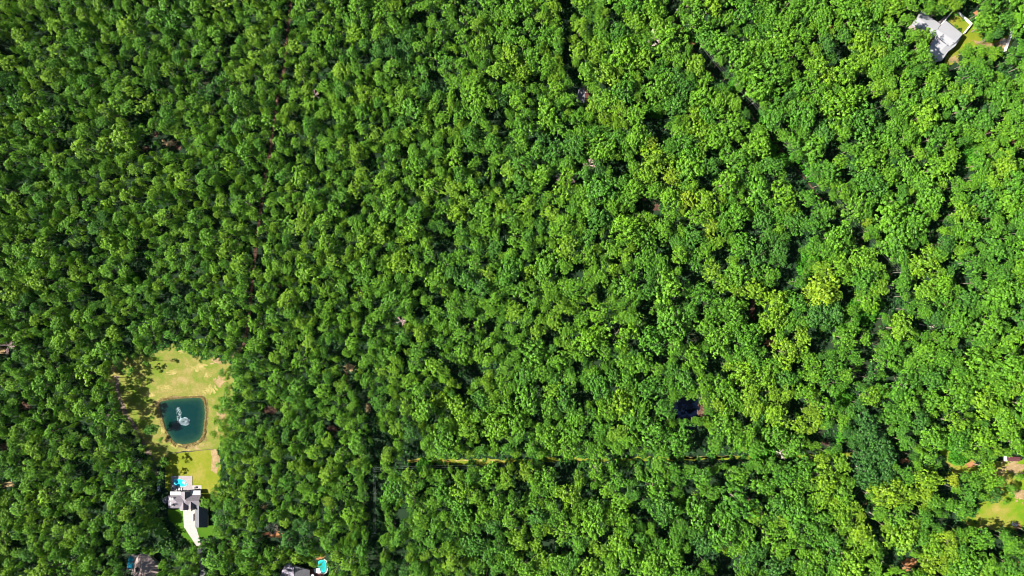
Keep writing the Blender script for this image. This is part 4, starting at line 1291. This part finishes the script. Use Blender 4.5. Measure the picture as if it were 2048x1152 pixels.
MG = 170
rt = random.Random(77)
for passno, (cand, k0, k1) in enumerate(((700, 1.35, 1.75), (6000, 1.0, 1.35), (40000, 0.75, 1.05), (70000, 0.42, 0.72))):
    for _ in range(cand):
        u = rt.uniform(-MG, 2048 + MG); v = rt.uniform(-MG, 1152 + MG)
        s = spacing(u, v) * rt.uniform(k0, k1)
        r = s * 0.56
        bad = False
        jt = rt.uniform(-0.2, 0.05)
        for t in near(u, v):
            if (t[0] - u) ** 2 + (t[1] - v) ** 2 < ((t[2] + r) * (0.84 + jt)) ** 2:
                bad = True; break
        if bad or not okspot(u, v, r):
            continue
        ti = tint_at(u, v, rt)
        f = max(0, min(1, (u - 520) / 700.0))
        if ti > 0.72:
            st = 'broad'
        else:
            x = rt.random()
            st = 'pine' if x > 0.12 + 0.80 * f else ('broad' if x > 0.10 * (1 - f) + 0.04 else 'airy')
            if st == 'airy' and rt.random() < .5:
                st = 'broad'
        hh = {'pine': 14.5, 'broad': 13.0, 'airy': 12.0}[st] * rt.uniform(0.77 + .1 * f, 1.23 - .1 * f) * (0.86 + 0.22 * min(1.2, r / 14.0))
        if 225 < u < 350 and 690 < v < 1110:
            lim = 288 + 10 * rt.random() if v < 905 else 350
            hh = max(4.5, min(hh, (lim - u - r * .6) / 4.9))
        put([u, v, r * rt.uniform(1.0, 1.12), ti, st, hh, None])
print('trees', len(placed))


def clear_of(u, v, polys):
    return not any(inside(p, u, v) for p in polys)


def in_frame(t):
    return 4 < t[0] < 2044 and 4 < t[1] < 1148


# which trees stand as individuals: the largest of each kind in the picture
cands = {'pine': [], 'broad': [], 'yellow': [], 'airy': []}
for k, t in enumerate(placed):
    if t[6] or in_frame(t):
        kd = 'yellow' if t[3] > 0.74 and t[4] == 'broad' and not t[6] else t[4]
        cands[kd].append((0 if t[6] else 1, -t[2], k))
single = {}
for kd, lim in (('pine', 298), ('broad', 298), ('yellow', 298), ('airy', 60)):
    for _, _, k in sorted(cands[kd])[:lim]:
        single[k] = kd
NAMES = {'pine': ('pine_tree', 'pine crown', 'tall conifers of the left woods'), 'broad': ('broadleaf_tree', 'broadleaf crown', 'green broadleaf trees of the woods'),
         'yellow': ('yellow_oak', 'oak crown', 'yellow-green oaks scattered in the right woods'), 'airy': ('thin_tree', 'thin crown', 'sparse thin-crowned trees')}


def tone_word(t):
    return 'blackish green' if t < .13 else 'dark green' if t < .27 else 'mid green' if t < .42 else 'fresh green' if t < .56 else 'light green' if t < .74 else 'yellow-green' if t < .9 else 'olive yellow'


LAND = [((365, 840), 130, 'near the teal pond'), ((372, 1005), 90, 'near the grey house'), ((1880, 75), 110, 'near the white metal roof'), ((1168, 190), 60, 'near the hidden cabin roof'),
        ((1990, 985), 110, 'near the lower field'), ((1374, 822), 60, 'near the dark blue pond'), ((748, 1000), 90, 'near the upright wire gap'), ((292, 1135), 70, 'near the taupe roof'), ((595, 1145), 70, 'near the lavender grey roof')]
seen = set()
ONES = 'zero one two three four five six seven eight nine ten eleven twelve thirteen fourteen fifteen sixteen seventeen eighteen nineteen'.split()
TENS = 'x x twenty thirty forty fifty sixty seventy eighty ninety'.split()


def NW(x, half):
    n = int(x) if half else int(round(x))
    w = ONES[n] if n < 20 else TENS[n // 10] + ('-' + ONES[n % 10] if n % 10 else '') if n < 100 else 'hundred'
    return w + '-and-a-half' if half else w




def label_for(t, kd):
    u, v = t[0], t[1]
    size = 'broad' if t[2] > 18 else 'mid-sized' if t[2] > 14 else 'small'
    where = ''
    for (c, d, w) in LAND:
        if math.hypot(u - c[0], v - c[1]) < d:
            where = ' ' + w
            break
    else:
        if line_d((u, v), LINE_R) < 34:
            where = ' beside the diagonal gap'
        elif line_d((u, v), ROAD_L) < 32:
            where = ' beside the dirt road'
        elif line_d((u, v), LINE_H) < 30:
            where = ' beside the level line gap'
        else:
            where = ' in closed canopy'
    s0 = '%s %s %s%s,' % (size, tone_word(t[3]), NAMES[kd][1], where)
    for hu, hv in ((0, 0), (1, 0), (0, 1), (1, 1)):
        s = '%s %s%s across, %s%s down' % (s0, NW(u / 20.48, hu), '' if hu else ' percent', NW(v / 11.52, hv), '' if hv else ' percent')
        if s not in seen:
            break
    seen.add(s)
    return s


def tree_pose(t):
    c = W(t[0], t[1], t[5])
    s = t[2] / PXM * (H - t[5]) / H / R0
    return Vector((c.x, c.y, 0)), s


mass_p, mass_b = [], []
for k, t in enumerate(placed):
    loc, s = tree_pose(t)
    st = t[4]
    vi = rt.randrange(len(TPL[st])); rot = rt.uniform(0, 6.283)
    cm, tm, hc = TPL[st][vi]
    if k in single:
        kd = single[k]
        nm, cn, grp = NAMES[kd]
        o = thing(nm, loc, t[6] or label_for(t, kd), 'tree', grp, rot)
        cr = bpy.data.objects.new('crown', cm); C.objects.link(cr); cr.parent = o
        zs = s * rt.uniform(0.85, 1.1)
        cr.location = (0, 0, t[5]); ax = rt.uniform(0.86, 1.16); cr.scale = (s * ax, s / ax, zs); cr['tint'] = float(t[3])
        tr = bpy.data.objects.new('trunk', tm); C.objects.link(tr); tr.parent = o
        tr.scale = (s, s, t[5] / hc)
    else:
        zs = t[5] / hc
        (mass_p if st == 'pine' else mass_b).append((loc.x, loc.y, 0.0, rot, s, zs, IDX[(st, vi)], t[3]))
print('single', len(single), 'mass', len(mass_p), len(mass_b))
for _ in range(9000):       # young trees filling in under the tall ones
    u = rt.uniform(-MG, 2048 + MG); v = rt.uniform(-MG, 1152 + MG)
    if not okspot(u, v, 7):
        continue
    if 225 < u < 340 and 900 < v < 1110:
        continue
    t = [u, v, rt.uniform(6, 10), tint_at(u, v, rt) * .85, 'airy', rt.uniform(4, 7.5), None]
    loc, s = tree_pose(t)
    mass_b.append((loc.x, loc.y, 0.0, rt.uniform(0, 6.28), s, t[5] / 12.0, IDX[('airy', rt.randrange(6))], t[3]))
scatter('forest_of_pine_trees', mass_p, lib, M['leaf'])
scatter('forest_of_broadleaf_trees', mass_b, lib, M['leaf'])

# undergrowth over the forest floor, thin and low, more of it in the gaps
ub = []
GROUND_OPEN = [MEADOW, LAWN, WEST_LAWN, EAST_LAWN, DRIVE, FIELD1, FIELD2, YARD,
               [(1822, 50), (1845, 18), (1930, 68), (1898, 130), (1850, 118)], [(325, 945), (418, 945), (425, 1060), (330, 1030)], [(252, 1104), (325, 1104), (325, 1170), (250, 1170)],
               [(556, 1116), (660, 1112), (660, 1170), (550, 1170)], [(1148, 168), (1192, 168), (1192, 210), (1148, 210)], blob(1374, 822, 32, 32, 12, 1, 0)]
for _ in range(26000):
    u = rt.uniform(-60, 2108); v = rt.uniform(-60, 1212)
    if not clear_of(u, v, GROUND_OPEN):
        continue
    if line_d((u, v), ROAD_L) < 6 or line_d((u, v), DRIVE2) < 7:
        continue
    skip = False
    for (a, b, c, d, mm) in SOILS:
        if abs(u - a) < c and abs(v - b) < d:
            skip = True; break
    if skip:
        continue
    tint = rt.uniform(0.0, 0.5)
    sc = rt.uniform(0.6, 1.4)
    for (a, b, c) in VIVID:
        if math.hypot(u - a, v - b) < c * 1.3:
            tint = rt.uniform(.75, 1.0); sc *= 1.4
    if line_d((u, v), LINE_H) < 9 and u > 790:
        if abs(v - 922) < 3.4 and u < 1015 and rt.random() < .8:
            continue
        tint = rt.uniform(.5, .9)
    if line_d((u, v), LINE_R) < 7 and rt.random() < .7:
        continue
    p = W(u, v)
    ub.append((p.x, p.y, -0.1, rt.uniform(0, 6.28), sc, sc * rt.uniform(.8, 1.3), rt.randrange(4), tint))
for poly, nn in ((MEADOW, 420), (FIELD2, 160), (YARD, 90)):      # brush and weeds ragging the clearing edges
    for _ in range(nn):
        k = rt.randrange(len(poly)); a, b = poly[k], poly[(k + 1) % len(poly)]
        f = rt.random(); u = a[0] + (b[0] - a[0]) * f + rt.gauss(0, 4); v = a[1] + (b[1] - a[1]) * f + rt.gauss(0, 4)
        if not clear_of(u, v, [LAWN, DRIVE, POND, [(1822, 50), (1845, 18), (1930, 68), (1898, 130), (1850, 118)]]) or (345 < u < 435 and 890 < v < 910):
            continue
        p = W(u, v)
        sc = rt.uniform(.35, .8)
        ub.append((p.x, p.y, -0.1, rt.uniform(0, 6.28), sc, sc, rt.randrange(4), rt.uniform(.4, 1.0)))
# vine tangles over low trees beside the line
for (a, b, c) in VIVID:
    for _ in range(int(c * 3.2)):
        ang = rt.uniform(0, 6.28); q = math.sqrt(rt.random()) * c
        u, v = a + q * math.cos(ang), b + q * math.sin(ang)
        if not okspot(u, v, 3) and line_d((u, v), LINE_R) < 9:
            continue
        if not clear_of(u, v, GROUND_OPEN[8:]):
            continue
        z = rt.uniform(3.5, 6.5)
        p = W(u, v, z)
        ub.append((p.x, p.y, 0.0, rt.uniform(0, 6.28), rt.uniform(1.0, 1.6), z / 1.6, rt.randrange(4), rt.uniform(.8, 1.0)))
scatter('undergrowth', ub, blib, M['brush'])
# grass and weed tufts in the meadow edges
